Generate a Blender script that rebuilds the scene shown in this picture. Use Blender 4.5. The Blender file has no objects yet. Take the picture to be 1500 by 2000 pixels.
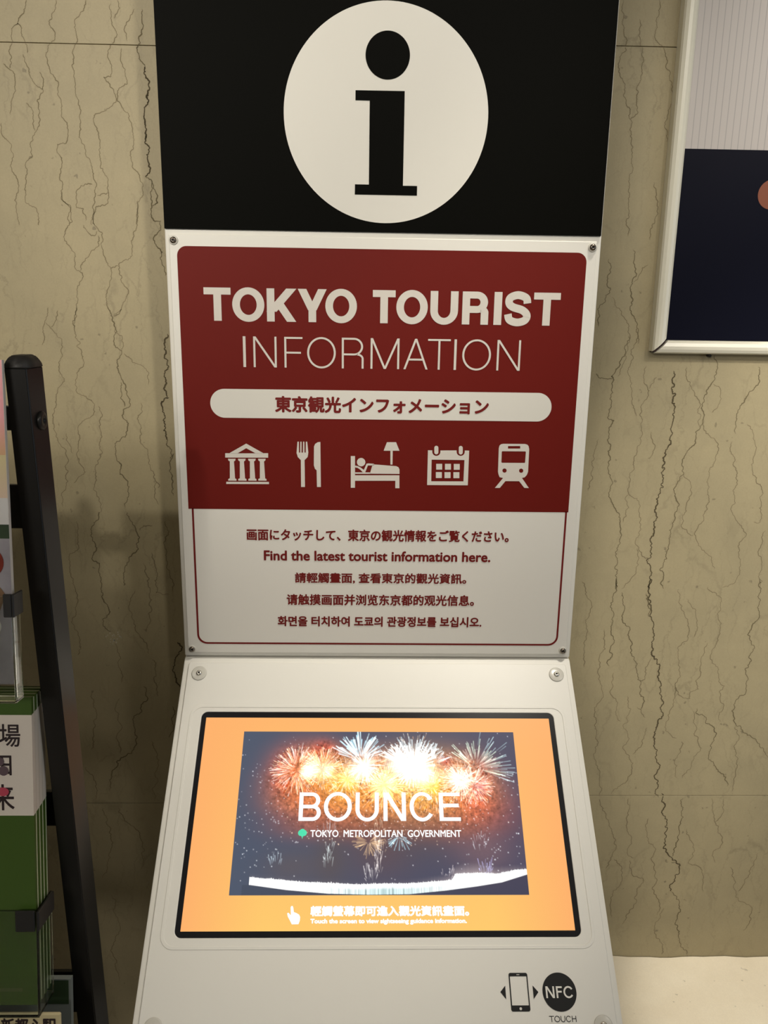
import bpy, bmesh, math, random
import numpy as np
from mathutils import Vector, Matrix

# ------------------------------------------------------------------ scene, camera, light
SC = bpy.context.scene
COL = SC.collection

def make_camera():
    cd = bpy.data.cameras.new('camera'); cam = bpy.data.objects.new('camera', cd); COL.objects.link(cam)
    cd.sensor_fit = 'VERTICAL'; cd.sensor_height = 36.0; cd.sensor_width = 27.0
    cd.lens = 36.0 * 1613.47 / 2000.0
    cd.clip_start = 0.02
    R = Vector((0.99966, -0.02146, 0.01520)); D = Vector((0.00942, -0.24854, -0.96857)); F = R.cross(-D).cross(R)
    F = Vector((0.02456, 0.96838, -0.24825))
    F.normalize(); R = (R - F * R.dot(F)).normalized(); U = R.cross(F)
    if U.z < 0: U = -U
    m = Matrix((R, U, -F)).transposed().to_4x4(); m.translation = Vector((-0.0228, -1.0900, 0.4939))
    cam.matrix_world = m
    SC.camera = cam
make_camera()

world = bpy.data.worlds.new('world'); SC.world = world; world.use_nodes = True
bg = world.node_tree.nodes['Background']; bg.inputs[0].default_value = (1.0, 0.95, 0.86, 1); bg.inputs[1].default_value = 0.065

def area(name, loc, size, power, target, col=(1, .945, .85), sy=None):
    l = bpy.data.lights.new(name, 'AREA'); l.shape = 'RECTANGLE'; l.size = size; l.size_y = sy or size; l.energy = power; l.color = col
    o = bpy.data.objects.new(name, l); COL.objects.link(o); o.location = loc
    o.rotation_euler = (Vector(target) - Vector(loc)).to_track_quat('-Z', 'Y').to_euler()
    return o
LIGHTS = [
    ('ceiling_lamp_hall', (-1.2, -3.6, 1.60), 0.7, 50, (-.2, 0.2, 0.1)),
    ('ceiling_lamp_side', (1.3, -1.0, 1.60), 0.5, 4.2, (0.6, -0.1, -0.2)),
]
for n, loc, s, p, t in LIGHTS: area(n, loc, s, p, t)
def spot(name, loc, target, power, angle, blend, col=(1, .935, .82), rad=.04):
    l = bpy.data.lights.new(name, 'SPOT'); l.energy = power; l.spot_size = math.radians(angle); l.spot_blend = blend; l.color = col; l.shadow_soft_size = rad
    o = bpy.data.objects.new(name, l); COL.objects.link(o); o.location = loc
    o.rotation_euler = (Vector(target) - Vector(loc)).to_track_quat('-Z', 'Y').to_euler(); return o
spot('front_fill', (-1.2, -2.5, 1.62), (-.42, .24, .78), 138, 30, 1.0)  # unseen spot added to lift the upper left wall
spot('board_fill', (.5, -2.2, 1.62), (.0, .0, .68), 84, 30, 1.0)  # added fill without a fixture, brightens the upper board
spot('wall_fill', (1.05, -1.3, 1.62), (.62, .24, .03), 155, 24, 1.0)  # spot put in to brighten the middle of the right wall
spot('poster_fill', (1.0, -1.7, 1.62), (.90, .24, .72), 118, 30, 1.0)  # extra spot, not a known lamp, lifts poster and frame
spot('ledge_downlight', (.72, .13, 1.62), (.72, .08, -.73), 118, 16, .7)
spot('shelf_downlight', (.45, -.30, 1.62), (.02, -.10, -.05), 82, 30, 1.0)
spot('left_fill', (-1.0, -.6, 1.62), (-.30, .24, .0), 10, 36, 1.0)
def daylight():
    l = bpy.data.lights.new('daylight', 'AREA'); l.shape = 'RECTANGLE'; l.size = 1.0; l.size_y = 1.8; l.energy = 10; l.color = (.66, .80, 1.0)
    o = bpy.data.objects.new('daylight', l); COL.objects.link(o); o.location = (2.85, -1.6, .25); o.rotation_euler = (math.radians(90), 0, math.radians(90)); return o
daylight()
SC.view_settings.view_transform = 'Standard'; SC.view_settings.look = 'None'
SC.view_settings.gamma = 1.0; SC.view_settings.use_curve_mapping = False
SC.view_settings.exposure = 0.0

# ------------------------------------------------------------------ helpers
random.seed(7)
def s2l(c):
    return tuple(((v / 255.0) / 12.92 if v <= 10 else ((v / 255.0 + .055) / 1.055) ** 2.4) for v in c)
MATS = {}
def mat(name, col, rough=.5, metal=0, spec=.5, emit=None, es=1, coat=0, trans=0, ior=1.45, bump=None, mottling=0):
    if name in MATS: return MATS[name]
    m = bpy.data.materials.new(name); m.use_nodes = True; nt = m.node_tree; b = nt.nodes['Principled BSDF']
    b.inputs['Base Color'].default_value = (*col, 1); b.inputs['Roughness'].default_value = rough
    b.inputs['Metallic'].default_value = metal; b.inputs['Specular IOR Level'].default_value = spec
    b.inputs['IOR'].default_value = ior
    b.inputs['Coat Weight'].default_value = coat; b.inputs['Transmission Weight'].default_value = trans
    if emit: b.inputs['Emission Color'].default_value = (*emit, 1); b.inputs['Emission Strength'].default_value = es
    if bump or mottling:
        tc = nt.nodes.new('ShaderNodeTexCoord'); nz = nt.nodes.new('ShaderNodeTexNoise')
        nz.inputs['Scale'].default_value = (bump or (60, 0))[0]; nz.inputs['Detail'].default_value = 4
        nt.links.new(tc.outputs['Object'], nz.inputs['Vector'])
        if bump:
            bp = nt.nodes.new('ShaderNodeBump'); bp.inputs['Strength'].default_value = bump[1]; bp.inputs['Distance'].default_value = .001
            nt.links.new(nz.outputs['Fac'], bp.inputs['Height']); nt.links.new(bp.outputs['Normal'], b.inputs['Normal'])
        if mottling:
            mx = nt.nodes.new('ShaderNodeMix'); mx.data_type = 'RGBA'
            mx.inputs['A'].default_value = (*[c * (1 - mottling) for c in col], 1); mx.inputs['B'].default_value = (*[min(1, c * (1 + mottling)) for c in col], 1)
            nt.links.new(nz.outputs['Fac'], mx.inputs['Factor']); nt.links.new(mx.outputs['Result'], b.inputs['Base Color'])
    MATS[name] = m; return m

def link(o, parent=None):
    COL.objects.link(o)
    if parent is not None: o.parent = parent; o.matrix_parent_inverse = Matrix.Identity(4)
    return o
def empty(name, loc=(0, 0, 0)):
    e = bpy.data.objects.new(name, None); e.location = loc; e.empty_display_size = .05; return link(e)
def tag(o, label=None, cat=None, group=None, kind=None):
    if label: o['label'] = label
    if cat: o['category'] = cat
    if group: o['group'] = group
    if kind: o['kind'] = kind
    return o
ORG = {}
def obj(name, me, m, parent=None, mw=None, smooth=False):
    """link a mesh whose vertices are in world (or mw-local) coordinates"""
    if m is not None:
        me.materials.clear(); me.materials.append(m)
    if mw is not None: me.transform(mw)
    if smooth:
        for p in me.polygons: p.use_smooth = True
    o = bpy.data.objects.new(name, me)
    if parent is not None:
        root = parent; off = Vector((0, 0, 0))
        while root is not None: off = off + Vector(root.location); root = root.parent
        me.transform(Matrix.Translation(-off))
    return link(o, parent)
def mesh(name, vs, fs):
    me = bpy.data.meshes.new(name); me.from_pydata([tuple(v) for v in vs], [], fs); me.update(); return me
def from_bm(name, bm):
    bmesh.ops.recalc_face_normals(bm, faces=bm.faces[:]); me = bpy.data.meshes.new(name); bm.to_mesh(me); bm.free(); return me
def box_me(name, x0, x1, y0, y1, z0, z1, bev=0, seg=2):
    bm = bmesh.new(); bmesh.ops.create_cube(bm, size=1)
    for v in bm.verts: v.co = Vector(((x0 + x1) / 2 + v.co.x * (x1 - x0), (y0 + y1) / 2 + v.co.y * (y1 - y0), (z0 + z1) / 2 + v.co.z * (z1 - z0)))
    if bev: bmesh.ops.bevel(bm, geom=bm.edges[:], offset=bev, segments=seg, affect='EDGES', profile=.5)
    return from_bm(name, bm)
def prism_me(name, prof, x0, x1, bev=0):
    """profile in (y,z) extruded along x"""
    bm = bmesh.new(); a = [bm.verts.new((x0, y, z)) for y, z in prof]; b = [bm.verts.new((x1, y, z)) for y, z in prof]
    bm.faces.new(a); bm.faces.new(b[::-1]); n = len(prof)
    for i in range(n): bm.faces.new((a[i], a[(i + 1) % n], b[(i + 1) % n], b[i]))
    if bev: bmesh.ops.bevel(bm, geom=bm.edges[:], offset=bev, segments=2, affect='EDGES')
    return from_bm(name, bm)
def lathe_me(name, prof, n=24, start=0):
    """profile (r,z) about z"""
    vs, fs = [], []
    for r, z in prof:
        for i in range(n):
            a = 2 * math.pi * (i + start) / n; vs.append((r * math.cos(a), r * math.sin(a), z))
    for j in range(len(prof) - 1):
        for i in range(n):
            fs.append((j * n + i, j * n + (i + 1) % n, (j + 1) * n + (i + 1) % n, (j + 1) * n + i))
    fs.append(tuple(range(n))[::-1]); fs.append(tuple(range((len(prof) - 1) * n, len(prof) * n)))
    return mesh(name, vs, fs)
PHI = 0.86247; SN, CS = math.sin(PHI), math.cos(PHI)
PANEL = Matrix(((1, 0, 0, 0), (0, 0, -1, 0), (0, 1, 0, 0), (0, 0, 0, 1)))          # x, z-up, out of the board
SHELF = Matrix(((1, 0, 0, 0), (0, SN, -CS, 0), (0, CS, SN, 0), (0, 0, 0, 1)))       # x, up the slope, out of the shelf
def T(z): return Matrix.Translation((0, 0, z))
def rrect(x0, x1, y0, y1, r, n=8):
    p = []
    for cx, cy, a0 in ((x1 - r, y1 - r, 0), (x0 + r, y1 - r, 90), (x0 + r, y0 + r, 180), (x1 - r, y0 + r, 270)):
        for i in range(n + 1):
            a = math.radians(a0 + 90 * i / n); p.append((cx + r * math.cos(a), cy + r * math.sin(a)))
    return p
def circle(cx, cy, r, n=48, ry=None): return [(cx + r * math.cos(2 * math.pi * i / n), cy + (ry or r) * math.sin(2 * math.pi * i / n)) for i in range(n)]
def curve_me(cd):
    o = bpy.data.objects.new('tmp', cd); COL.objects.link(o); bpy.context.view_layer.update()
    me = bpy.data.meshes.new_from_object(o.evaluated_get(bpy.context.evaluated_depsgraph_get()))
    bpy.data.objects.remove(o); return me
def shape_me(groups, ext=0, bev=0):
    """filled 2D shapes with holes; groups = list of [outer, hole, ...]; one curve per group"""
    out = bmesh.new()
    for loops in groups:
        cd = bpy.data.curves.new('c', 'CURVE'); cd.dimensions = '2D'; cd.fill_mode = 'BOTH'; cd.extrude = ext; cd.bevel_depth = bev; cd.bevel_resolution = 2
        for lp in loops:
            sp = cd.splines.new('POLY'); sp.points.add(len(lp) - 1); sp.use_cyclic_u = True
            for i, (x, y) in enumerate(lp): sp.points[i].co = (x, y, 0, 1)
        me = curve_me(cd); out.from_mesh(me); bpy.data.meshes.remove(me)
    me = bpy.data.meshes.new('shape'); out.to_mesh(me); out.free(); return me
def text_me(body, x0, x1, y0, y1, bold=0, z=0):
    """built-in lettering scaled to an ink box; weight added by overlaid shifted copies"""
    cd = bpy.data.curves.new('t', 'FONT'); cd.body = body; cd.size = 1; cd.resolution_u = 4
    me = curve_me(cd); n = len(me.vertices); co = np.empty(n * 3); me.vertices.foreach_get('co', co); co = co.reshape(-1, 3)
    mn, mx = co.min(0), co.max(0)
    bx = by = bold
    co[:, 0] = x0 + bx + (co[:, 0] - mn[0]) / (mx[0] - mn[0]) * (x1 - x0 - 2 * bx)
    co[:, 1] = y0 + by + (co[:, 1] - mn[1]) / (mx[1] - mn[1]) * (y1 - y0 - 2 * by); co[:, 2] = z
    fs = [tuple(p.vertices) for p in me.polygons]; bpy.data.meshes.remove(me)
    if not bold: return mesh('text', co, fs)
    vs, ff = [], []; k = 8
    for j in range(k + 1):
        d = (0, 0) if j == k else (bold * math.cos(2 * math.pi * j / k), bold * math.sin(2 * math.pi * j / k))
        q = co.copy(); q[:, 0] += d[0]; q[:, 1] += d[1]; q[:, 2] += j * 1.5e-5
        ff += [tuple(i + len(vs) for i in f) for f in fs]; vs += q.tolist()
    return mesh('text', vs, ff)

# grotesque capitals drawn as strokes inside an ink box
def clip_y(poly, y0, y1):
    for lim, sgn in ((y0, 1), (y1, -1)):
        out = []
        for i, p in enumerate(poly):
            q = poly[(i + 1) % len(poly)]; a, b = (p[1] - lim) * sgn, (q[1] - lim) * sgn
            if a >= 0: out.append(p)
            if (a < 0) != (b < 0):
                t = a / (a - b); out.append((p[0] + t * (q[0] - p[0]), p[1] + t * (q[1] - p[1])))
        poly = out
    return poly
def glyph(ch, x0, x1, y0, y1, w, wh=None):
    wh = wh or w * .9; W, H = x1 - x0, y1 - y0; P = []
    def R(a, b, c, d): P.append([(a, c), (b, c), (b, d), (a, d)])
    def Dg(ax, ay, bx, by, ww=None):       # diagonal whose centre line runs a->b, ends cut level
        ww = ww or w; L = math.hypot(bx - ax, by - ay); h = ww * L / abs(by - ay) / 2
        P.append([(ax - h, ay), (ax + h, ay), (bx + h, by), (bx - h, by)])
    def hw(ax, ay, bx, by): return w * math.hypot(bx - ax, by - ay) / abs(by - ay) / 2
    def arc(cx, cy, rx, ry, a0, a1, n=20):
        ps = []
        for i in range(n + 1):
            a = math.radians(a0 + (a1 - a0) * i / n); c, s = math.cos(a), math.sin(a)
            ps.append(((cx + rx * c, cy + ry * s), (cx + (rx - w) * c, cy + (ry - wh) * s)))
        for i in range(n): P.append([ps[i][0], ps[i + 1][0], ps[i + 1][1], ps[i][1]])
    def V(x, a=0, b=1): R(x, x + w, y0 + a * H, y0 + b * H)
    m = (x0 + x1) / 2
    if ch == 'T': R(x0, x1, y1 - wh, y1); V(m - w / 2)
    elif ch == 'O': arc(m, (y0 + y1) / 2, W / 2, H / 2, 0, 360, 44)
    elif ch == 'I': R(x0, x1, y0, y1)
    elif ch == 'K':
        V(x0); hx = w * .68
        Dg(x0 + w * .6, y0 + .30 * H, x1 - hx, y1); Dg(x0 + .34 * W + w * .2, y0 + .58 * H, x1 - hx, y0)
    elif ch == 'Y':
        V(m - w / 2, 0, .42); hx = w * .6; Dg(m, y0 + .36 * H, x0 + hx, y1); Dg(m, y0 + .36 * H, x1 - hx, y1)
    elif ch == 'U':
        ry = min(W / 2, H * .42); R(x0, x0 + w, y0 + ry, y1); R(x1 - w, x1, y0 + ry, y1); arc(m, y0 + ry, W / 2, ry, 180, 360)
    elif ch in 'RP' or ch == 'B':
        V(x0); mid = y0 + (.46 if ch == 'R' else .5) * H; rt = x1 - (.03 * W if ch == 'R' else .05 * W)
        ry = (y1 - mid + wh / 2) / 2; cx = rt - min(ry * 1.05, W * .5)
        R(x0, cx, y1 - wh, y1); R(x0, cx, mid - wh / 2, mid + wh / 2); arc(cx, y1 - ry, rt - cx, ry, -90, 90)
        if ch == 'R':
            q = W * .30; ex = x1 - w; cy = mid - wh / 2 - .12 * H + wh
            arc(ex + w - q, mid + wh / 2 - q * .8, q, q * .8, 0, 90, 10); P.append([(ex, mid + wh / 2 - q * .8), (ex + w, mid + wh / 2 - q * .8), (x1, y0), (x1 - w, y0)])
        if ch == 'B':
            ry = (mid - y0 + wh / 2) / 2; cx = x1 - ry * 1.05; R(x0, cx, y0, y0 + wh); arc(cx, y0 + ry, x1 - cx, ry, -90, 90)
    elif ch == 'N': V(x0); R(x1 - w, x1, y0, y1); Dg(x0 + w * .62, y1, x1 - w * .62, y0)
    elif ch == 'F': V(x0); R(x0, x1, y1 - wh, y1); R(x0, x1 - .09 * W, y0 + .46 * H, y0 + .46 * H + wh)
    elif ch == 'E': V(x0); R(x0, x1, y1 - wh, y1); R(x0, x1, y0, y0 + wh); R(x0, x1 - .07 * W, y0 + .48 * H, y0 + .48 * H + wh)
    elif ch == 'H': V(x0); R(x1 - w, x1, y0, y1); R(x0, x1, y0 + .47 * H, y0 + .47 * H + wh)
    elif ch == 'M': V(x0); R(x1 - w, x1, y0, y1); Dg(x0 + w * .6, y1, m, y0); Dg(x1 - w * .6, y1, m, y0)
    elif ch == 'A':
        Dg(x0 + w * .55, y0, m, y1); Dg(x1 - w * .55, y0, m, y1); R(x0 + W * .17, x1 - W * .17, y0 + .29 * H, y0 + .29 * H + wh)
    elif ch == 'C': arc(m, (y0 + y1) / 2, W / 2, H / 2, 33, 327, 40)
    elif ch == 'S':
        pts = [(1, .70), (.92, .90), (.5, 1), (.1, .9), (.04, .70), (.25, .56), (.75, .45), (1, .27), (.9, .08), (.5, 0), (.1, .09), (0, .30)]
        pts = [(x0 + w / 2 + x * (W - w), y0 + wh / 2 + y * (H - wh)) for x, y in pts]
        P += ribbon(catmull(pts, 6), lambda i: w)
    return P
def catmull(p, n):
    q = [p[0]] + list(p) + [p[-1]]; out = []
    for i in range(1, len(q) - 2):
        a, b, c, d = q[i - 1:i + 3]
        for j in range(n):
            t = j / n
            out.append(tuple(.5 * (2 * b[k] + (c[k] - a[k]) * t + (2 * a[k] - 5 * b[k] + 4 * c[k] - d[k]) * t * t + (3 * b[k] - a[k] - 3 * c[k] + d[k]) * t ** 3) for k in (0, 1)))
    return out + [p[-1]]
def ribbon(p, wf):
    L = []
    for i, a in enumerate(p):
        q, r = p[max(i - 1, 0)], p[min(i + 1, len(p) - 1)]; d = Vector((r[0] - q[0], r[1] - q[1]))
        d = d.normalized() if d.length > 0 else Vector((0, 1)); w = wf(i) / 2
        L.append(((a[0] - d.y * w, a[1] + d.x * w), (a[0] + d.y * w, a[1] - d.x * w)))
    return [[L[i][0], L[i + 1][0], L[i + 1][1], L[i][1]] for i in range(len(L) - 1)]
def polys_me(P, z=0, jit=0):
    vs, fs = [], []
    for p in P:
        ar = sum(p[i][0] * p[(i + 1) % len(p)][1] - p[(i + 1) % len(p)][0] * p[i][1] for i in range(len(p)))
        if ar < 0: p = p[::-1]
        zz = z + jit * (len(fs) % 9); fs.append(tuple(range(len(vs), len(vs) + len(p)))); vs += [(x, y, zz) for x, y in p]
    return mesh('strokes', vs, fs)
def word_me(boxes, y0, y1, w, wh=None, ov=0):
    P = []
    for ch, a, b in boxes:
        o = ov if ch in 'OCSU' else 0
        P += glyph(ch, a, b, y0 - o, y1 + (o if ch != 'U' else 0), w, wh)
    return polys_me(P, jit=1.5e-5)

# traced outlines: symbols and veins, in metres on their own surfaces
ICONS={"museum":[[[[-0.20278,0.29329],[-0.1797,0.30671],[-0.15689,0.29381]],[[-0.19131,0.29362],[-0.17987,0.30044],[-0.16786,0.29388]]],[[[-0.20796,0.29343],[-0.15089,0.29408],[-0.15101,0.28797],[-0.20815,0.28754]]],[[[-0.20451,0.28595],[-0.19432,0.28606],[-0.19479,0.28371],[-0.19663,0.28237],[-0.19581,0.25911],[-0.19412,0.25861],[-0.19399,0.25603],[-0.20515,0.25612],[-0.20487,0.25849],[-0.20284,0.25934],[-0.20213,0.28231],[-0.20408,0.28361]]],[[[-0.19123,0.2861],[-0.18104,0.28621],[-0.1815,0.28386],[-0.18333,0.28252],[-0.18245,0.25925],[-0.18075,0.25875],[-0.18062,0.25617],[-0.19178,0.25626],[-0.19151,0.25864],[-0.18947,0.25948],[-0.18883,0.28245],[-0.19079,0.28376]]],[[[-0.17784,0.28625],[-0.16764,0.28636],[-0.1681,0.28401],[-0.16993,0.28267],[-0.16897,0.25939],[-0.16727,0.25889],[-0.16713,0.25632],[-0.1783,0.2564],[-0.17803,0.25878],[-0.176,0.25963],[-0.17543,0.2826],[-0.1774,0.28391]]],[[[-0.16454,0.2864],[-0.15434,0.28651],[-0.15479,0.28416],[-0.15662,0.28281],[-0.15559,0.25953],[-0.15389,0.25904],[-0.15374,0.25646],[-0.16491,0.25655],[-0.16466,0.25892],[-0.16263,0.25977],[-0.16212,0.28275],[-0.16409,0.28406]]],[[[-0.20781,0.25454],[-0.15065,0.25494],[-0.1505,0.25184],[-0.20791,0.25144]]]],"cutlery":[[[[-0.11174,0.31002],[-0.10995,0.31004],[-0.1099,0.29536],[-0.1083,0.29537],[-0.10795,0.31006],[-0.10626,0.31008],[-0.1064,0.2954],[-0.10459,0.29542],[-0.10426,0.31011],[-0.10257,0.31013],[-0.10249,0.29544],[-0.10089,0.29546],[-0.10057,0.31015],[-0.09878,0.31017],[-0.09739,0.2955],[-0.09844,0.28938],[-0.10248,0.28525],[-0.10229,0.24841],[-0.10755,0.24835],[-0.10749,0.2852],[-0.11146,0.28923],[-0.1131,0.29481]]],[[[-0.08132,0.31007],[-0.08481,0.30963],[-0.08832,0.30726],[-0.08984,0.3037],[-0.09018,0.27823],[-0.0888,0.27363],[-0.0865,0.2716],[-0.08611,0.24857],[-0.08085,0.24863]]]],"bed":[[[[-0.04079,0.2914],[-0.03515,0.29147],[-0.03498,0.26529],[0.02477,0.26593],[0.02513,0.24804],[0.0196,0.24799],[0.01941,0.25823],[-0.03493,0.25766],[-0.03487,0.24803],[-0.04056,0.24797]]],[[[-0.02124,0.28335],[-0.02137,0.28207],[-0.02178,0.28085],[-0.02244,0.27975],[-0.02333,0.27883],[-0.0244,0.27813],[-0.02559,0.2777],[-0.02684,0.27754],[-0.0281,0.27767],[-0.0293,0.27808],[-0.03038,0.27875],[-0.03128,0.27966],[-0.03196,0.28074],[-0.03239,0.28195],[-0.03254,0.28323],[-0.03241,0.28451],[-0.032,0.28572],[-0.03134,0.28682],[-0.03045,0.28774],[-0.02938,0.28843],[-0.0282,0.28887],[-0.02694,0.28903],[-0.02568,0.2889],[-0.02449,0.28849],[-0.02341,0.28782],[-0.02251,0.28692],[-0.02183,0.28584],[-0.0214,0.28463]]],[[[-0.01185,0.27891],[-0.01008,0.28045],[0.02035,0.27836],[0.02336,0.27687],[0.02474,0.27385],[0.02486,0.26776],[-0.015,0.26764]]],[[[-0.03489,0.26925],[-0.01413,0.26947],[-0.0141,0.26746],[-0.03487,0.26736]]],[[[-0.03495,0.27848],[-0.03149,0.27791],[-0.02731,0.27583],[-0.02311,0.27272],[-0.01962,0.28125],[-0.01694,0.28177],[-0.0095,0.28124],[-0.01006,0.27906],[-0.01781,0.27885],[-0.02129,0.2694],[-0.02457,0.26954],[-0.02788,0.27297],[-0.03147,0.27536],[-0.03493,0.27611]]],[[[0.0073,0.31074],[0.01944,0.31088],[0.02423,0.29936],[0.00304,0.29912]]],[[[0.01211,0.29941],[0.0152,0.29944],[0.01524,0.28043],[0.01244,0.2804]]]],"calendar":[[[[0.06231,0.30049],[0.06811,0.30034],[0.06816,0.29842],[0.06843,0.29686],[0.06912,0.29544],[0.07018,0.29425],[0.07152,0.29341],[0.07303,0.29299],[0.07459,0.293],[0.07607,0.29347],[0.07736,0.29434],[0.07834,0.29554],[0.07894,0.29698],[0.07911,0.29855],[0.07906,0.30036],[0.10075,0.30071],[0.10082,0.29879],[0.1011,0.29723],[0.1018,0.29581],[0.10287,0.29462],[0.10422,0.29378],[0.10573,0.29336],[0.10729,0.29337],[0.10878,0.29384],[0.11006,0.2947],[0.11103,0.29591],[0.11163,0.29735],[0.11179,0.29892],[0.11171,0.30073],[0.11763,0.30058],[0.11766,0.25298],[0.0625,0.25283]],[[0.06764,0.28774],[0.11181,0.28769],[0.11158,0.25835],[0.06798,0.25811]]],[[[0.0762,0.30394],[0.07601,0.30488],[0.07551,0.30571],[0.07476,0.30632],[0.07386,0.30664],[0.07291,0.30662],[0.07203,0.30629],[0.07132,0.30566],[0.07087,0.30483],[0.07074,0.30388],[0.07092,0.29771],[0.07112,0.29676],[0.07162,0.29593],[0.07237,0.29532],[0.07327,0.295],[0.07422,0.29501],[0.07511,0.29535],[0.07581,0.29598],[0.07626,0.29682],[0.0764,0.29777]]],[[[0.10884,0.30421],[0.10864,0.30512],[0.10815,0.30591],[0.10743,0.3065],[0.10656,0.3068],[0.10565,0.30679],[0.1048,0.30647],[0.10412,0.30586],[0.10369,0.30506],[0.10357,0.30415],[0.10381,0.29776],[0.10401,0.29685],[0.10449,0.29605],[0.10522,0.29547],[0.10609,0.29516],[0.10701,0.29517],[0.10786,0.2955],[0.10853,0.2961],[0.10896,0.29691],[0.10909,0.29782]]],[[[0.07393,0.28213],[0.08197,0.28221],[0.08223,0.27426],[0.07418,0.27417]]],[[[0.08577,0.28226],[0.09381,0.28235],[0.0941,0.27428],[0.08605,0.27419]]],[[[0.09762,0.28228],[0.10566,0.28237],[0.10597,0.2743],[0.09792,0.27421]]],[[[0.07386,0.27083],[0.08191,0.27091],[0.08218,0.2627],[0.07411,0.26261]]],[[[0.08552,0.27084],[0.09369,0.27093],[0.09398,0.26272],[0.0858,0.26263]]],[[[0.0975,0.27097],[0.10556,0.27106],[0.10588,0.26274],[0.0978,0.26265]]]],"train":[[[[0.16275,0.31036],[0.19229,0.31049],[0.19552,0.30946],[0.19723,0.30736],[0.19819,0.30364],[0.19854,0.2725],[0.19709,0.26816],[0.1944,0.26487],[0.19072,0.26397],[0.20093,0.25003],[0.19471,0.25018],[0.18724,0.25937],[0.16856,0.25939],[0.16136,0.24984],[0.15463,0.24977],[0.16514,0.26369],[0.16029,0.26473],[0.15873,0.26828],[0.15779,0.27206],[0.15725,0.30423],[0.15812,0.30797],[0.16014,0.3098]],[[0.16944,0.30735],[0.18591,0.30754],[0.1861,0.30414],[0.16962,0.30395]],[[0.16221,0.30024],[0.1934,0.30038],[0.194,0.29932],[0.19374,0.28539],[0.19315,0.28463],[0.16248,0.2845],[0.16169,0.28535],[0.16151,0.29948]],[[0.1694,0.27391],[0.16936,0.27326],[0.16918,0.27265],[0.16887,0.27209],[0.16844,0.27162],[0.16791,0.27127],[0.16731,0.27105],[0.16668,0.27097],[0.16604,0.27103],[0.16542,0.27124],[0.16486,0.27158],[0.16438,0.27204],[0.16401,0.27259],[0.16376,0.2732],[0.16366,0.27385],[0.1637,0.2745],[0.16388,0.27512],[0.16419,0.27567],[0.16462,0.27614],[0.16515,0.27649],[0.16574,0.27671],[0.16638,0.27679],[0.16702,0.27673],[0.16764,0.27652],[0.1682,0.27618],[0.16868,0.27572],[0.16905,0.27517],[0.16929,0.27456]],[[0.19196,0.27394],[0.19192,0.27329],[0.19175,0.27267],[0.19143,0.27212],[0.19101,0.27165],[0.19048,0.2713],[0.18989,0.27107],[0.18925,0.27099],[0.18861,0.27106],[0.18799,0.27127],[0.18742,0.27161],[0.18694,0.27207],[0.18657,0.27262],[0.18632,0.27323],[0.18621,0.27388],[0.18625,0.27453],[0.18643,0.27515],[0.18674,0.2757],[0.18717,0.27617],[0.18769,0.27652],[0.18828,0.27674],[0.18892,0.27682],[0.18956,0.27676],[0.19018,0.27655],[0.19075,0.27621],[0.19123,0.27575],[0.1916,0.2752],[0.19185,0.27459]]]]}
HAND=[[-0.105,0.32422],[-0.10341,0.32422],[-0.10249,0.32641],[-0.10177,0.33077],[-0.09853,0.33194],[-0.09527,0.33368],[-0.09387,0.33628],[-0.09414,0.34016],[-0.09552,0.34402],[-0.10338,0.34414],[-0.10548,0.34056],[-0.1086,0.33581],[-0.10961,0.3322],[-0.10807,0.33148],[-0.10505,0.33438],[-0.10587,0.32567]]
BAND_TOP=[[0.0627,0.8975],[0.1539,0.9091],[0.24,0.9236],[0.3258,0.9295],[0.4287,0.9383],[0.5145,0.9329],[0.6005,0.9331],[0.7042,0.9191],[0.7424,0.9135],[0.7573,0.879],[0.8008,0.8762],[0.8444,0.8734],[0.8964,0.8793],[0.9318,0.8678],[0.9673,0.8562],[1.0042,0.8534]]
BAND_BOT=[[0.0663,0.9373],[0.1901,0.9659],[0.3268,0.986],[0.4631,0.9921],[0.5997,0.9897],[0.7201,0.9703],[0.8241,0.9479],[0.9115,0.9253],[1.0027,0.8795]]
BP={"A":[0.2027,0.2553],"A2":[0.2929,0.2484],"W1":[0.2614,0.2419],"Y1":[0.3843,0.3139],"Bs":[0.4314,0.1879],"WB":[0.4464,0.228],"C":[0.5185,0.3494],"D":[0.6249,0.2341],"Y2":[0.6891,0.3588],"E":[0.7934,0.3227],"E2":[0.8383,0.3552],"F":[0.8484,0.24],"G1":[0.5071,0.4837],"G2":[0.7521,0.4676],"G3":[0.3156,0.3725],"fo1":[0.3226,0.7584],"fo2":[0.4941,0.7734],"fo3":[0.1498,0.8023],"fo4":[0.8589,0.8618],"lo":[0.4624,0.699],"lb":[0.5687,0.6598]}
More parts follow.
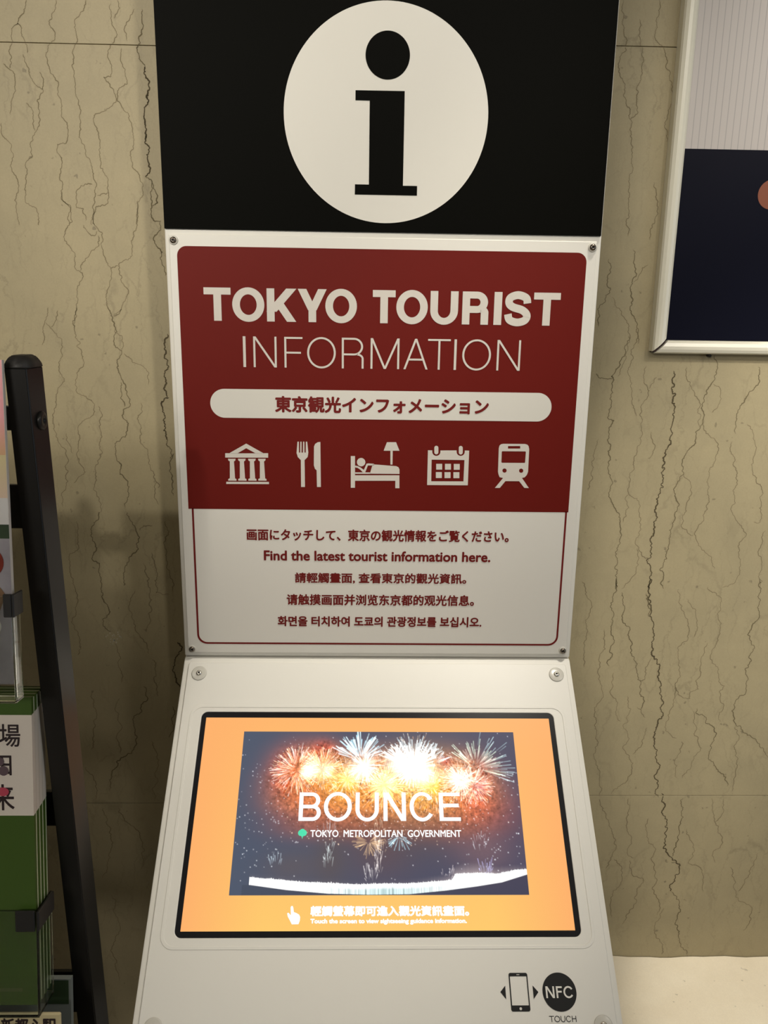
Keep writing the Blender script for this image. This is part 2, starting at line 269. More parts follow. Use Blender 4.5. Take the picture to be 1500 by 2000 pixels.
VEINS=[[1,[[-0.5093,0.8998],[-0.5135,0.8883],[-0.5228,0.8737],[-0.5257,0.8678],[-0.5334,0.8633],[-0.5366,0.8414],[-0.5395,0.8164],[-0.5415,0.8119]]],[1,[[-0.5256,0.8693],[-0.5203,0.8665],[-0.5199,0.8535],[-0.5137,0.8419],[-0.5142,0.8317]]],[1,[[-0.5498,0.8177],[-0.5433,0.8104],[-0.5357,0.8046],[-0.5361,0.7837],[-0.5413,0.7716],[-0.5459,0.7489]]],[1,[[-0.4676,0.9007],[-0.4706,0.8878],[-0.4798,0.8732],[-0.478,0.866],[-0.4722,0.8588],[-0.4746,0.8486],[-0.4824,0.8426],[-0.4863,0.8249],[-0.4837,0.8072],[-0.4742,0.7955],[-0.4755,0.779],[-0.4707,0.7685],[-0.4721,0.7503],[-0.4643,0.7352],[-0.466,0.7183],[-0.4703,0.7112],[-0.4812,0.7103],[-0.4814,0.6979],[-0.4761,0.6917],[-0.4771,0.6792],[-0.4811,0.6603],[-0.4801,0.6318],[-0.4682,0.6224],[-0.4719,0.5966]]],[1,[[-0.4249,0.9017],[-0.4291,0.8887],[-0.4402,0.8784],[-0.4443,0.8667],[-0.4407,0.8508],[-0.4473,0.8389],[-0.4487,0.8197],[-0.4487,0.799],[-0.4494,0.7795],[-0.4453,0.769],[-0.4441,0.7524],[-0.4449,0.731],[-0.449,0.7201],[-0.4403,0.7033],[-0.4321,0.6801],[-0.4301,0.6612],[-0.4297,0.6422],[-0.4362,0.623],[-0.438,0.5972]]],[1,[[-0.3901,0.8981],[-0.3901,0.8737],[-0.3839,0.8578],[-0.3937,0.8444],[-0.3985,0.8326],[-0.3948,0.8149],[-0.3964,0.803],[-0.4071,0.802],[-0.3995,0.794],[-0.3937,0.7821],[-0.3912,0.7701],[-0.4102,0.7561],[-0.4245,0.7505],[-0.4246,0.7375],[-0.4178,0.7176],[-0.4204,0.6803],[-0.4113,0.6663],[-0.411,0.6457],[-0.412,0.6314],[-0.4312,0.6214],[-0.4366,0.6053],[-0.4346,0.5972]]],[1,[[-0.3786,0.8404],[-0.3811,0.8271],[-0.3759,0.8064],[-0.3734,0.7938],[-0.3852,0.7883],[-0.3888,0.7701],[-0.3727,0.7507],[-0.3698,0.7309],[-0.3694,0.7108],[-0.3752,0.6967],[-0.3673,0.675],[-0.3599,0.6593],[-0.361,0.6387],[-0.3673,0.6322],[-0.371,0.5983]]],[2,[[-0.3466,0.8919],[-0.3474,0.8775],[-0.3463,0.8688],[-0.3518,0.857],[-0.3533,0.8453],[-0.3568,0.8408],[-0.3534,0.8291],[-0.346,0.8174]]],[3,[[-0.346,0.8174],[-0.3481,0.8085],[-0.3436,0.8011],[-0.341,0.7892],[-0.3466,0.777],[-0.3436,0.771],[-0.35,0.7603],[-0.3515,0.7481],[-0.3504,0.7374],[-0.3495,0.7251],[-0.3525,0.7158],[-0.3454,0.7082],[-0.3495,0.6941],[-0.3462,0.6785],[-0.3544,0.6673]]],[2,[[-0.3544,0.6673],[-0.3447,0.6612],[-0.3481,0.6437],[-0.3473,0.6277],[-0.3489,0.6148],[-0.3443,0.6052],[-0.3341,0.6046]]],[2,[[-0.3447,0.6612],[-0.3404,0.647],[-0.3378,0.6311],[-0.3465,0.6269]]],[1,[[-0.5205,0.8301],[-0.5162,0.8154],[-0.5126,0.8006],[-0.5056,0.7888],[-0.4962,0.7845],[-0.5058,0.7678],[-0.5031,0.7527],[-0.5055,0.7344],[-0.5129,0.7251],[-0.5207,0.7111],[-0.5191,0.6925],[-0.5261,0.6877],[-0.5312,0.6594],[-0.5349,0.6276],[-0.5221,0.6215],[-0.5175,0.6071],[-0.5184,0.5958]]],[1,[[-0.4991,0.8069],[-0.4942,0.798],[-0.4972,0.783]]],[1,[[-0.5609,0.7379],[-0.5609,0.7211],[-0.5534,0.7135],[-0.5471,0.6935],[-0.5527,0.6778],[-0.5459,0.6623],[-0.5441,0.6465],[-0.5514,0.6305],[-0.549,0.6114],[-0.548,0.5953]]],[1,[[-0.4338,0.6556],[-0.4439,0.6555],[-0.4561,0.6481],[-0.4606,0.6225],[-0.4498,0.6211],[-0.4477,0.6035]]],[1,[[-0.4282,0.6399],[-0.4111,0.6449]]],[1,[[-0.357,0.8917],[-0.3701,0.8726],[-0.3699,0.8508]]],[1,[[-0.381,0.9026],[-0.3777,0.8927],[-0.3873,0.8795]]],[1,[[-0.5224,0.7645],[-0.5134,0.7556],[-0.5151,0.7373],[-0.5126,0.7281]]],[1,[[-0.4807,0.644],[-0.4785,0.6305],[-0.4682,0.622],[-0.473,0.6095],[-0.4727,0.5971],[-0.4786,0.5894],[-0.4816,0.5756],[-0.4728,0.5631],[-0.4664,0.5518],[-0.469,0.5351],[-0.4583,0.5276],[-0.459,0.5186],[-0.4671,0.5081],[-0.4689,0.4847],[-0.4735,0.4676],[-0.4766,0.4451]]],[1,[[-0.4345,0.6201],[-0.4379,0.6002],[-0.4238,0.5866],[-0.4247,0.5626],[-0.4201,0.5436],[-0.4142,0.5334],[-0.4144,0.5193],[-0.4215,0.5036],[-0.4243,0.4906],[-0.4233,0.4762],[-0.4162,0.4619],[-0.4139,0.446]]],[1,[[-0.3672,0.6337],[-0.3696,0.6138],[-0.3721,0.5938],[-0.3804,0.576],[-0.3797,0.5659],[-0.3832,0.5525],[-0.4018,0.5401],[-0.3994,0.5144],[-0.3895,0.5028],[-0.3972,0.4858],[-0.4063,0.4699],[-0.4146,0.4658]]],[1,[[-0.4141,0.5341],[-0.4025,0.5388]]],[1,[[-0.4293,0.5827],[-0.4303,0.5676],[-0.4413,0.5611],[-0.4473,0.5508],[-0.4574,0.5404],[-0.4608,0.5301]]],[2,[[-0.3361,0.6044],[-0.3354,0.5919],[-0.3466,0.5804],[-0.342,0.5678],[-0.3344,0.5603],[-0.3375,0.5526],[-0.3341,0.5399],[-0.3315,0.5258]]],[1,[[-0.4518,0.5974],[-0.4435,0.585],[-0.4345,0.5827],[-0.4315,0.589]]],[1,[[-0.5148,0.4755],[-0.5175,0.4616],[-0.5215,0.4522],[-0.5256,0.4412],[-0.5244,0.4272],[-0.5292,0.4177]]],[1,[[-0.5199,0.4522],[-0.5128,0.443],[-0.4997,0.4291],[-0.4975,0.4165],[-0.5025,0.3943],[-0.5062,0.3783],[-0.4984,0.3656],[-0.5075,0.3526],[-0.5133,0.3412],[-0.5185,0.3166],[-0.5212,0.3035],[-0.5199,0.2804],[-0.5177,0.2671],[-0.512,0.2571],[-0.5024,0.2337],[-0.5089,0.2235],[-0.5059,0.1997],[-0.5147,0.1824],[-0.5176,0.1565]]],[1,[[-0.5002,0.4711],[-0.5037,0.4571],[-0.5126,0.4445]]],[1,[[-0.4707,0.4762],[-0.4752,0.4575],[-0.4765,0.431],[-0.4693,0.4217],[-0.4752,0.4168],[-0.4685,0.4106],[-0.466,0.39],[-0.4749,0.3787],[-0.4799,0.3658],[-0.4814,0.3464],[-0.4652,0.3353],[-0.4575,0.3305],[-0.4546,0.3142],[-0.4626,0.3042],[-0.476,0.2991],[-0.4837,0.2841],[-0.4824,0.2692],[-0.4871,0.2389],[-0.4765,0.2153],[-0.4861,0.2084],[-0.497,0.1963]]],[2,[[-0.4218,0.4769],[-0.4166,0.46],[-0.4142,0.4475],[-0.4169,0.4193],[-0.4055,0.4099],[-0.4132,0.3891],[-0.4096,0.37],[-0.4025,0.3539],[-0.4002,0.3394],[-0.3979,0.3231],[-0.4063,0.3197],[-0.4105,0.3048],[-0.4028,0.2967],[-0.4083,0.2734],[-0.4227,0.2665],[-0.424,0.2346],[-0.417,0.2279],[-0.4212,0.2125],[-0.4087,0.2007],[-0.4083,0.1801],[-0.4165,0.1557]]],[1,[[-0.4014,0.4741],[-0.4082,0.4663],[-0.4148,0.4631]]],[1,[[-0.4144,0.4444],[-0.403,0.4242],[-0.4055,0.4099]]],[2,[[-0.4101,0.3619],[-0.4098,0.3409],[-0.4069,0.323]]],[1,[[-0.4025,0.4068],[-0.3826,0.3912],[-0.3686,0.3818],[-0.3676,0.3576]]],[3,[[-0.3321,0.4378],[-0.3384,0.4235],[-0.3365,0.4125],[-0.338,0.3997],[-0.333,0.387],[-0.3391,0.3773],[-0.3392,0.358],[-0.3395,0.3369]]],[3,[[-0.3361,0.3386],[-0.347,0.3319],[-0.3461,0.3188],[-0.3427,0.3057],[-0.345,0.2924],[-0.3404,0.2692]]],[2,[[-0.3404,0.2692],[-0.3424,0.2608],[-0.3345,0.2541],[-0.3379,0.2355],[-0.3381,0.2151],[-0.3354,0.2015],[-0.3357,0.1774]]],[2,[[-0.3315,0.2474],[-0.3377,0.2389]]],[1,[[-0.3797,0.3298],[-0.3789,0.3151],[-0.3859,0.3068],[-0.3839,0.2853],[-0.3843,0.2636],[-0.3734,0.252],[-0.3737,0.2317],[-0.3667,0.208],[-0.3631,0.1978],[-0.3666,0.1788],[-0.3608,0.1615]]],[1,[[-0.4483,0.3224],[-0.4442,0.3127],[-0.4489,0.2912],[-0.4464,0.2796],[-0.4506,0.2545],[-0.447,0.2478],[-0.4602,0.224],[-0.4588,0.2087],[-0.4647,0.1847],[-0.4568,0.1657],[-0.4572,0.1484]]],[1,[[-0.3629,0.2012],[-0.3574,0.1944],[-0.3609,0.1909]]],[1,[[-0.5021,0.2789],[-0.5001,0.2623],[-0.4949,0.2456]]],[2,[[-0.4577,0.1483],[-0.4647,0.1341],[-0.4735,0.1166],[-0.4729,0.1039],[-0.4682,0.0847],[-0.477,0.0686],[-0.4639,0.059],[-0.4669,0.0492],[-0.4633,0.0231],[-0.4649,-0.0],[-0.4595,-0.0116],[-0.4527,-0.0266],[-0.4629,-0.0384],[-0.4655,-0.0535],[-0.4536,-0.0636]]],[2,[[-0.4139,0.1488],[-0.4059,0.1315],[-0.398,0.111],[-0.3987,0.0853],[-0.4109,0.0723],[-0.4196,0.0561],[-0.4254,0.0365],[-0.4265,0.0201]]],[1,[[-0.4981,0.1322],[-0.497,0.0877],[-0.51,0.0763],[-0.5152,0.0488],[-0.5098,0.0194],[-0.5069,-0.002],[-0.5103,-0.027],[-0.5197,-0.0471],[-0.51,-0.0639],[-0.5088,-0.0894],[-0.5133,-0.1066]]],[1,[[-0.3946,0.1174],[-0.388,0.1254],[-0.3728,0.1255]]],[1,[[-0.3511,0.1336],[-0.3478,0.1098],[-0.356,0.097],[-0.3524,0.0777],[-0.3536,0.0534],[-0.3439,0.0306],[-0.3465,0.0091]]],[1,[[-0.3769,0.0791],[-0.3721,0.0532],[-0.3699,0.0369],[-0.373,0.0073],[-0.3514,0.0049]]],[1,[[-0.4084,0.012],[-0.4192,-0.013],[-0.416,-0.038],[-0.4125,-0.0582],[-0.4054,-0.0701],[-0.3938,-0.087],[-0.3915,-0.1042]]],[1,[[-0.3918,0.0596],[-0.3861,0.0237],[-0.3814,-0.0044],[-0.385,-0.0429],[-0.397,-0.0615]]],[3,[[-0.3414,-0.0816],[-0.335,-0.097],[-0.346,-0.1125],[-0.35,-0.1299],[-0.3464,-0.1542],[-0.3414,-0.1665]]],[1,[[-0.4487,-0.0839],[-0.4421,-0.1044],[-0.4451,-0.1269],[-0.4398,-0.1425],[-0.4424,-0.1582]]],[1,[[-0.3866,-0.1145],[-0.3798,-0.1213],[-0.3853,-0.1492],[-0.3806,-0.1667],[-0.3799,-0.1843]]],[2,[[0.3961,0.4456],[0.3895,0.4252],[0.3837,0.3964],[0.3723,0.3817],[0.377,0.3756],[0.3763,0.3336],[0.3715,0.3145],[0.3825,0.3103],[0.3754,0.2932],[0.3787,0.2543],[0.3796,0.2303],[0.389,0.2083],[0.3845,0.1838],[0.3998,0.1593],[0.4072,0.1368],[0.4085,0.1094],[0.4055,0.0794],[0.4074,0.0444],[0.4116,0.0208]]],[1,[[0.4075,0.4579],[0.4085,0.4357],[0.4007,0.4172],[0.4034,0.3759],[0.4125,0.3341],[0.4183,0.3172]]],[2,[[0.3487,0.3856],[0.3547,0.3773],[0.3746,0.3786]]],[1,[[0.4266,0.399],[0.4256,0.3762],[0.4356,0.3596],[0.4257,0.33],[0.4258,0.3173],[0.4294,0.313],[0.4281,0.2809],[0.4214,0.2482],[0.4201,0.2263],[0.417,0.1886],[0.4357,0.1754],[0.4393,0.1484],[0.4433,0.0936],[0.4633,0.0706]]],[1,[[0.4463,0.3806],[0.4354,0.3617]]],[1,[[0.4172,0.1864],[0.4123,0.1796],[0.4203,0.164],[0.4125,0.1391]]],[3,[[0.4717,0.3914],[0.4749,0.3706],[0.4728,0.3601],[0.4796,0.3349],[0.4805,0.3158],[0.4772,0.2965],[0.4794,0.275],[0.4748,0.2663],[0.4729,0.2423],[0.474,0.2203],[0.4701,0.1936],[0.4649,0.1802],[0.4673,0.1555],[0.4655,0.1282],[0.4647,0.103],[0.4649,0.0775],[0.468,0.0449],[0.4692,0.0213]]],[2,[[0.5354,0.417],[0.5418,0.3985],[0.5399,0.3777],[0.531,0.363],[0.5242,0.3376],[0.5296,0.3185],[0.5253,0.2992],[0.5185,0.2927],[0.5204,0.2755],[0.508,0.2601],[0.5022,0.2426],[0.5063,0.225],[0.4946,0.2006],[0.4952,0.185],[0.5018,0.1738],[0.5,0.149],[0.4924,0.1262],[0.4932,0.0963],[0.4882,0.0684],[0.4929,0.0215]]],[1,[[0.4932,0.3979],[0.4954,0.3771],[0.5104,0.3564],[0.5213,0.3354],[0.5253,0.2992]]],[1,[[0.5385,0.3714],[0.5525,0.3611],[0.551,0.3379],[0.5417,0.3251]]],[1,[[0.5298,0.3164],[0.532,0.2972],[0.5536,0.278],[0.5592,0.2585],[0.5541,0.2366],[0.5462,0.21],[0.5544,0.1766],[0.5486,0.1494],[0.5361,0.122],[0.5503,0.0945],[0.5628,0.083],[0.577,0.0575]]],[1,[[0.5063,0.225],[0.5212,0.1986],[0.5166,0.1695],[0.5114,0.1355],[0.5344,0.1174]]],[2,[[0.6084,0.3994],[0.6111,0.3703],[0.598,0.3554],[0.5892,0.3405],[0.5833,0.3192],[0.5856,0.2914]]],[1,[[0.5807,0.2783],[0.5806,0.2609],[0.5898,0.2479],[0.5982,0.2061],[0.5932,0.1657],[0.6021,0.1477],[0.6176,0.1296],[0.6238,0.1159],[0.6124,0.0997],[0.6203,0.0625],[0.6139,0.0319],[0.5944,0.0246]]],[1,[[0.6021,0.3066],[0.615,0.2895],[0.6211,0.2592],[0.6201,0.2329],[0.6394,0.2021],[0.6429,0.1752],[0.6451,0.1413],[0.634,0.1412]]],[1,[[0.3593,0.2801],[0.3529,0.2518],[0.3528,0.2256],[0.3489,0.1924]]],[1,[[0.6558,0.1277],[0.6529,0.0815],[0.6582,0.0227]]],[1,[[0.4464,0.2919],[0.4519,0.2573],[0.4441,0.2485]]],[1,[[0.441,0.0935],[0.4432,0.0704],[0.4388,0.0446],[0.4207,0.0209]]],[2,[[0.4087,0.0394],[0.4108,0.0147],[0.4035,-0.0103],[0.4109,-0.0278],[0.4085,-0.0556],[0.4164,-0.0785],[0.4117,-0.1225]]],[1,[[0.4201,-0.1355],[0.4173,-0.1749],[0.4296,-0.1908],[0.4336,-0.2229],[0.4404,-0.2296]]],[1,[[0.3964,-0.0532],[0.3999,-0.0812],[0.3916,-0.1122],[0.3945,-0.1487],[0.4053,-0.1776],[0.3949,-0.1989],[0.3916,-0.2204],[0.3983,-0.2582],[0.4023,-0.2774],[0.3981,-0.3021],[0.4088,-0.3271],[0.4158,-0.3833]]],[1,[[0.3516,0.034],[0.3602,0.0143],[0.3717,-0.013],[0.3628,-0.0357],[0.3681,-0.0584],[0.3643,-0.0865],[0.366,-0.1253]]],[2,[[0.4215,0.0148],[0.4284,-0.0101],[0.4258,-0.0352],[0.4407,-0.0554],[0.4478,-0.0938],[0.4596,-0.117],[0.4637,-0.1483],[0.4778,-0.1826],[0.4752,-0.2067]]],[3,[[0.4675,0.0398],[0.4675,0.0151],[0.4749,-0.0248],[0.4819,-0.0475],[0.4843,-0.073],[0.4847,-0.1013],[0.4946,-0.1168],[0.5013,-0.1482],[0.5067,-0.1772],[0.5134,-0.1958],[0.509,-0.2253],[0.5059,-0.2443],[0.5025,-0.2606],[0.5107,-0.2936],[0.5165,-0.3269],[0.5245,-0.3832]]],[2,[[0.463,0.0126],[0.4687,-0.0098],[0.4756,-0.0324]]],[1,[[0.5178,0.0205],[0.5281,-0.0094],[0.5376,-0.032],[0.5454,-0.0599],[0.5423,-0.0752],[0.5289,-0.0856],[0.534,-0.1114],[0.538,-0.1375],[0.5319,-0.1612],[0.5325,-0.1904],[0.5257,-0.2199],[0.5235,-0.247],[0.545,-0.2633]]],[1,[[0.5362,0.0032],[0.5535,-0.0243],[0.5581,-0.0445],[0.5559,-0.0675]]],[1,[[0.5319,-0.1612],[0.5436,-0.1797],[0.5614,-0.1849]]],[1,[[0.5693,0.0258],[0.5959,0.0011],[0.5917,-0.024],[0.5992,-0.0468],[0.5986,-0.0723],[0.5886,-0.1007],[0.5928,-0.1163],[0.6073,-0.1371],[0.6207,-0.2304]]],[2,[[0.6574,0.0413],[0.6581,0.0091],[0.6647,-0.0235],[0.6627,-0.0362],[0.6547,-0.049],[0.6588,-0.1003],[0.6549,-0.1369],[0.6604,-0.1712],[0.6473,-0.1846],[0.6426,-0.2168],[0.6515,-0.2384],[0.6787,-0.2574],[0.717,-0.3014]]],[1,[[0.5811,-0.0776],[0.5734,-0.1164],[0.5738,-0.1425],[0.5674,-0.1505],[0.574,-0.1663],[0.5599,-0.1716],[0.5614,-0.1849]]],[2,[[0.5757,-0.2036],[0.6068,-0.2385],[0.6143,-0.2603],[0.609,-0.2795],[0.6097,-0.3072],[0.6381,-0.335],[0.6487,-0.3603]]],[1,[[0.5689,-0.209],[0.5767,-0.2577],[0.5919,-0.2823],[0.5812,-0.2989],[0.5783,-0.3184],[0.5634,-0.3436]]],[1,[[0.4483,-0.1801],[0.4528,-0.2175],[0.4599,-0.2965],[0.4701,-0.313],[0.4638,-0.3409],[0.4356,-0.3776]]],[1,[[0.4896,-0.2416],[0.4837,-0.2716],[0.4686,-0.2964]]],[1,[[0.5555,-0.2687],[0.5553,-0.2907],[0.5461,-0.3101],[0.5546,-0.3436]]],[1,[[0.649,-0.2384],[0.6591,-0.2602],[0.6515,-0.2794],[0.6621,-0.3043],[0.6615,-0.3406],[0.6589,-0.3717]]],[1,[[0.4673,-0.2013],[0.4841,-0.2227]]],[1,[[0.4852,-0.1065],[0.4755,-0.1326],[0.4758,-0.1483],[0.4675,-0.1509]]],[1,[[0.4142,-0.3879],[0.4224,-0.4079],[0.4374,-0.4406],[0.4473,-0.466],[0.4501,-0.4994],[0.4385,-0.5357]]],[1,[[0.4681,-0.3854],[0.4697,-0.4154],[0.4717,-0.4508],[0.4816,-0.4737],[0.4763,-0.502],[0.4896,-0.5124]]],[1,[[0.4833,-0.5175],[0.4882,-0.5462],[0.5135,-0.5621],[0.5015,-0.5805],[0.5042,-0.6098],[0.4926,-0.634],[0.4812,-0.661]]],[1,[[0.4526,-0.5149],[0.4682,-0.5384],[0.4709,-0.5699],[0.4563,-0.5857],[0.4542,-0.615],[0.459,-0.6447]]],[3,[[0.5291,-0.3754],[0.5356,-0.3953],[0.5356,-0.4179],[0.5454,-0.4381],[0.5471,-0.4661],[0.5494,-0.4995],[0.562,-0.5124],[0.5778,-0.5333],[0.5772,-0.549],[0.5668,-0.5701],[0.5673,-0.586]]],[2,[[0.57,-0.3853],[0.5743,-0.4254],[0.5698,-0.4355],[0.5685,-0.4661],[0.5644,-0.4917],[0.5629,-0.5098]]],[1,[[0.5098,-0.428],[0.5073,-0.4482],[0.5149,-0.4814],[0.5242,-0.484],[0.5298,-0.5306],[0.5383,-0.5595],[0.5462,-0.6395]]],[2,[[0.5684,-0.586],[0.587,-0.61],[0.5855,-0.6396],[0.5843,-0.6613],[0.5935,-0.6832],[0.5993,-0.7052],[0.6137,-0.7302]]],[1,[[0.5584,-0.6234],[0.5455,-0.6558],[0.5481,-0.683],[0.5646,-0.7079],[0.5644,-0.73]]],[1,[[0.5837,-0.4508],[0.5991,-0.4892],[0.6014,-0.5099],[0.5937,-0.5229],[0.6176,-0.5333],[0.6251,-0.5491],[0.6295,-0.5888]]],[1,[[0.6234,-0.3852],[0.629,-0.4153],[0.6362,-0.438],[0.6478,-0.461],[0.6528,-0.4841],[0.6391,-0.5021],[0.646,-0.5229]]],[1,[[0.6456,-0.3852],[0.648,-0.4153],[0.6359,-0.4355]]],[1,[[0.6746,-0.5334],[0.6882,-0.5703],[0.6993,-0.605],[0.7241,-0.6184],[0.7294,-0.6509],[0.7173,-0.6754]]],[1,[[0.7253,-0.5022],[0.7121,-0.5413],[0.7066,-0.5703],[0.697,-0.5863]]],[1,[[0.3446,0.9186],[0.3492,0.8814],[0.3538,0.8614],[0.3459,0.8384],[0.3491,0.8179],[0.3572,0.8078],[0.3557,0.7922],[0.3657,0.7768],[0.3685,0.7611],[0.3747,0.7241],[0.3755,0.6999],[0.3747,0.6591],[0.3794,0.6232],[0.3804,0.5953]]],[1,[[0.3705,0.8944],[0.3752,0.8593],[0.3809,0.8442],[0.3783,0.8108],[0.3764,0.7848],[0.3793,0.7692],[0.3685,0.7611]]],[1,[[0.3975,0.9198],[0.3963,0.8899],[0.3954,0.8698],[0.4094,0.8575],[0.4168,0.8398],[0.4273,0.8066],[0.4306,0.7885],[0.4241,0.7674],[0.4264,0.7304]]],[1,[[0.4131,0.6734],[0.4225,0.6379],[0.4163,0.6099],[0.4152,0.5902]]],[2,[[0.3897,0.5757],[0.3967,0.5473],[0.3903,0.5184],[0.3964,0.501],[0.395,0.4834],[0.4057,0.4659],[0.4103,0.4332]]],[2,[[0.3535,0.5609],[0.3601,0.5179],[0.3444,0.4885],[0.3452,0.4591]]],[1,[[0.3629,0.5034],[0.3941,0.4598],[0.3944,0.421],[0.3824,0.3814]]],[1,[[0.4157,0.5533],[0.3941,0.5271]]],[1,[[-0.4931,-0.1751],[-0.4946,-0.238],[-0.5043,-0.2886]]],[2,[[-0.4033,-0.1649],[-0.402,-0.1945],[-0.4257,-0.2411],[-0.421,-0.2647],[-0.4319,-0.2953],[-0.4604,-0.3124],[-0.4765,-0.3714]]],[1,[[-0.5159,-0.3229],[-0.5,-0.3574],[-0.5023,-0.3889]]],[1,[[-0.3957,-0.2713],[-0.3874,-0.3157],[-0.3976,-0.3924]]],[1,[[-0.4912,-0.4066],[-0.4814,-0.4458],[-0.483,-0.4927],[-0.5014,-0.5552]]],[1,[[-0.4634,-0.4066],[-0.4468,-0.4386],[-0.4349,-0.4493],[-0.4243,-0.4819],[-0.4306,-0.5368]]],[2,[[-0.3561,-0.2042],[-0.3557,-0.2409],[-0.365,-0.2645]]],[1,[[-0.4464,-0.1881],[-0.4536,-0.2546],[-0.4532,-0.2953]]],[1,[[-0.488,-0.5926],[-0.4789,-0.6496],[-0.4937,-0.7271],[-0.4844,-0.7865]]]]


# ------------------------------------------------------------------ materials
WHITE = mat('white_acrylic', (.76, .74, .68), rough=.42, spec=.5, bump=(400, .02))
BOARD = mat('white_painted_sheet', (.74, .72, .66), rough=.42, spec=.4, bump=(300, .03))
PRINTW = mat('white_print', (.70, .68, .62), rough=.35, spec=.3)
PRINTP = mat('white_letters_on_red', (.66, .62, .56), rough=.35, spec=.3)
RED = mat('red_print', (.140, .0095, .0062), rough=.5, spec=.15, mottling=.03)
DRED = mat('dark_red_ink', s2l((112, 28, 26)), rough=.4, spec=.3)
BLACKF = mat('black_film', (.003, .003, .0022), rough=.5, spec=.03)
INK = mat('black_ink', (.012, .012, .012), rough=.5, spec=.3)
GLOSSB = mat('black_bezel', (.012, .012, .014), rough=.2, spec=.4)
NICKEL = mat('dark_nickel', (.20, .17, .14), rough=.28, metal=1)
CHROME = mat('bright_steel', (.75, .72, .66), rough=.22, metal=1)
WASHER = mat('frosted_washer', (.58, .56, .50), rough=.25, spec=.5)
BLACKM = mat('black_powder_coat', (.013, .0125, .012), rough=.34, spec=.35, bump=(900, .15))
DARKP = mat('dark_plastic', (.020, .019, .018), rough=.45, spec=.4, bump=(700, .1))
CREAMF = mat('champagne_aluminium', (.84, .81, .68), rough=.30, metal=.0, spec=.6, bump=(200, .02))
BLACKJ = mat('black_joint', (.02, .006, .006), rough=.6)

def stone(name, base, dark, light, rough=.22, vein=True, seed=0.0, spec=.4):
    m = bpy.data.materials.new(name); m.use_nodes = True; nt = m.node_tree; N = nt.nodes; L = nt.links; b = N['Principled BSDF']
    tc = N.new('ShaderNodeTexCoord'); mp = N.new('ShaderNodeMapping'); mp.inputs['Location'].default_value = (seed, seed * .7, seed * 1.3)
    L.new(tc.outputs['Object'], mp.inputs['Vector'])
    def noise(sc, det, vec=None, rg=.55, dist=0):
        n = N.new('ShaderNodeTexNoise'); n.inputs['Scale'].default_value = sc; n.inputs['Detail'].default_value = det; n.inputs['Roughness'].default_value = rg; n.inputs['Distortion'].default_value = dist
        L.new(vec or mp.outputs[0], n.inputs['Vector']); return n
    def ramp(src, stops):
        r = N.new('ShaderNodeValToRGB'); L.new(src, r.inputs['Fac']); e = r.color_ramp.elements
        while len(e) < len(stops): e.new(.5)
        for i, (p, c) in enumerate(stops): e[i].position = p; e[i].color = (*c, 1) if isinstance(c, tuple) else (c, c, c, 1)
        return r
    def mix(f, a, bb, mode='MIX'):
        x = N.new('ShaderNodeMix'); x.data_type = 'RGBA'; x.blend_type = mode
        for sck, v in (('Factor', f), ('A', a), ('B', bb)):
            if isinstance(v, bpy.types.NodeSocket): L.new(v, x.inputs[sck])
            elif isinstance(v, tuple): x.inputs[sck].default_value = (*v, 1)
            else: x.inputs[sck].default_value = v
        return x.outputs['Result']
    cloud = ramp(noise(4.5, 6, dist=.6).outputs['Fac'], [(.36, dark), (.5, base), (.66, light)]).outputs['Color']
    cloud = mix(.35, cloud, ramp(noise(22, 6, dist=.4).outputs['Fac'], [(.35, dark), (.65, light)]).outputs['Color'])
    grain = ramp(noise(420, 3).outputs['Fac'], [(.3, .97), (.7, 1.03)]).outputs['Color']
    c = mix(1.0, cloud, grain, 'MULTIPLY')
    spots = ramp(noise(70, 2).outputs['Fac'], [(.715, 0.0), (.75, .55)]).outputs['Color']
    c = mix(spots, c, tuple(v * .45 for v in dark))
    if vein:
        for k, (sx, sz, th, amt, sd) in enumerate(((24, 4.2, .022, .28, 3.1), (46, 9, .03, .16, 9.7))):
            warp = noise(9 + 8 * k, 8, rg=.68)
            va = N.new('ShaderNodeVectorMath'); va.operation = 'MULTIPLY_ADD'
            L.new(warp.outputs['Color'], va.inputs[0]); va.inputs[1].default_value = (.10 / (k + 1), .0, .12 / (k + 1)); L.new(mp.outputs[0], va.inputs[2])
            ms = N.new('ShaderNodeMapping'); ms.inputs['Scale'].default_value = (sx, .01, sz); ms.inputs['Location'].default_value = (sd, 0, sd)
            L.new(va.outputs[0], ms.inputs['Vector'])
            vo = N.new('ShaderNodeTexVoronoi'); vo.feature = 'DISTANCE_TO_EDGE'; vo.voronoi_dimensions = '3D'; vo.inputs['Scale'].default_value = 1; vo.inputs['Randomness'].default_value = .9
            L.new(ms.outputs[0], vo.inputs['Vector'])
            line = ramp(vo.outputs['Distance'], [(0.0, 1.0), (th, 0.0)]).outputs['Color']
            msk = ramp(noise(7 + 5 * k, 3).outputs['Fac'], [(.42, 0.0), (.60, amt)]).outputs['Color']
            f = mix(1.0, line, msk, 'MULTIPLY'); c = mix(f, c, tuple(v * .38 for v in dark))
    L.new(c, b.inputs['Base Color']); b.inputs['Roughness'].default_value = rough; b.inputs['Specular IOR Level'].default_value = spec
    bp = N.new('ShaderNodeBump'); bp.inputs['Strength'].default_value = .08; bp.inputs['Distance'].default_value = .001
    L.new(noise(120, 4).outputs['Fac'], bp.inputs['Height']); L.new(bp.outputs['Normal'], b.inputs['Normal'])
    return m
MARBLE = stone('olive_beige_marble', (.41, .350, .215), (.375, .322, .200), (.440, .374, .230), rough=.5, spec=.3)
JOINT = mat('stone_joint', (.16, .135, .09), rough=.8)
LEDGEM = stone('pale_stone', (.84, .755, .59), (.80, .71, .55), (.87, .79, .63), rough=.5, vein=False, seed=4)
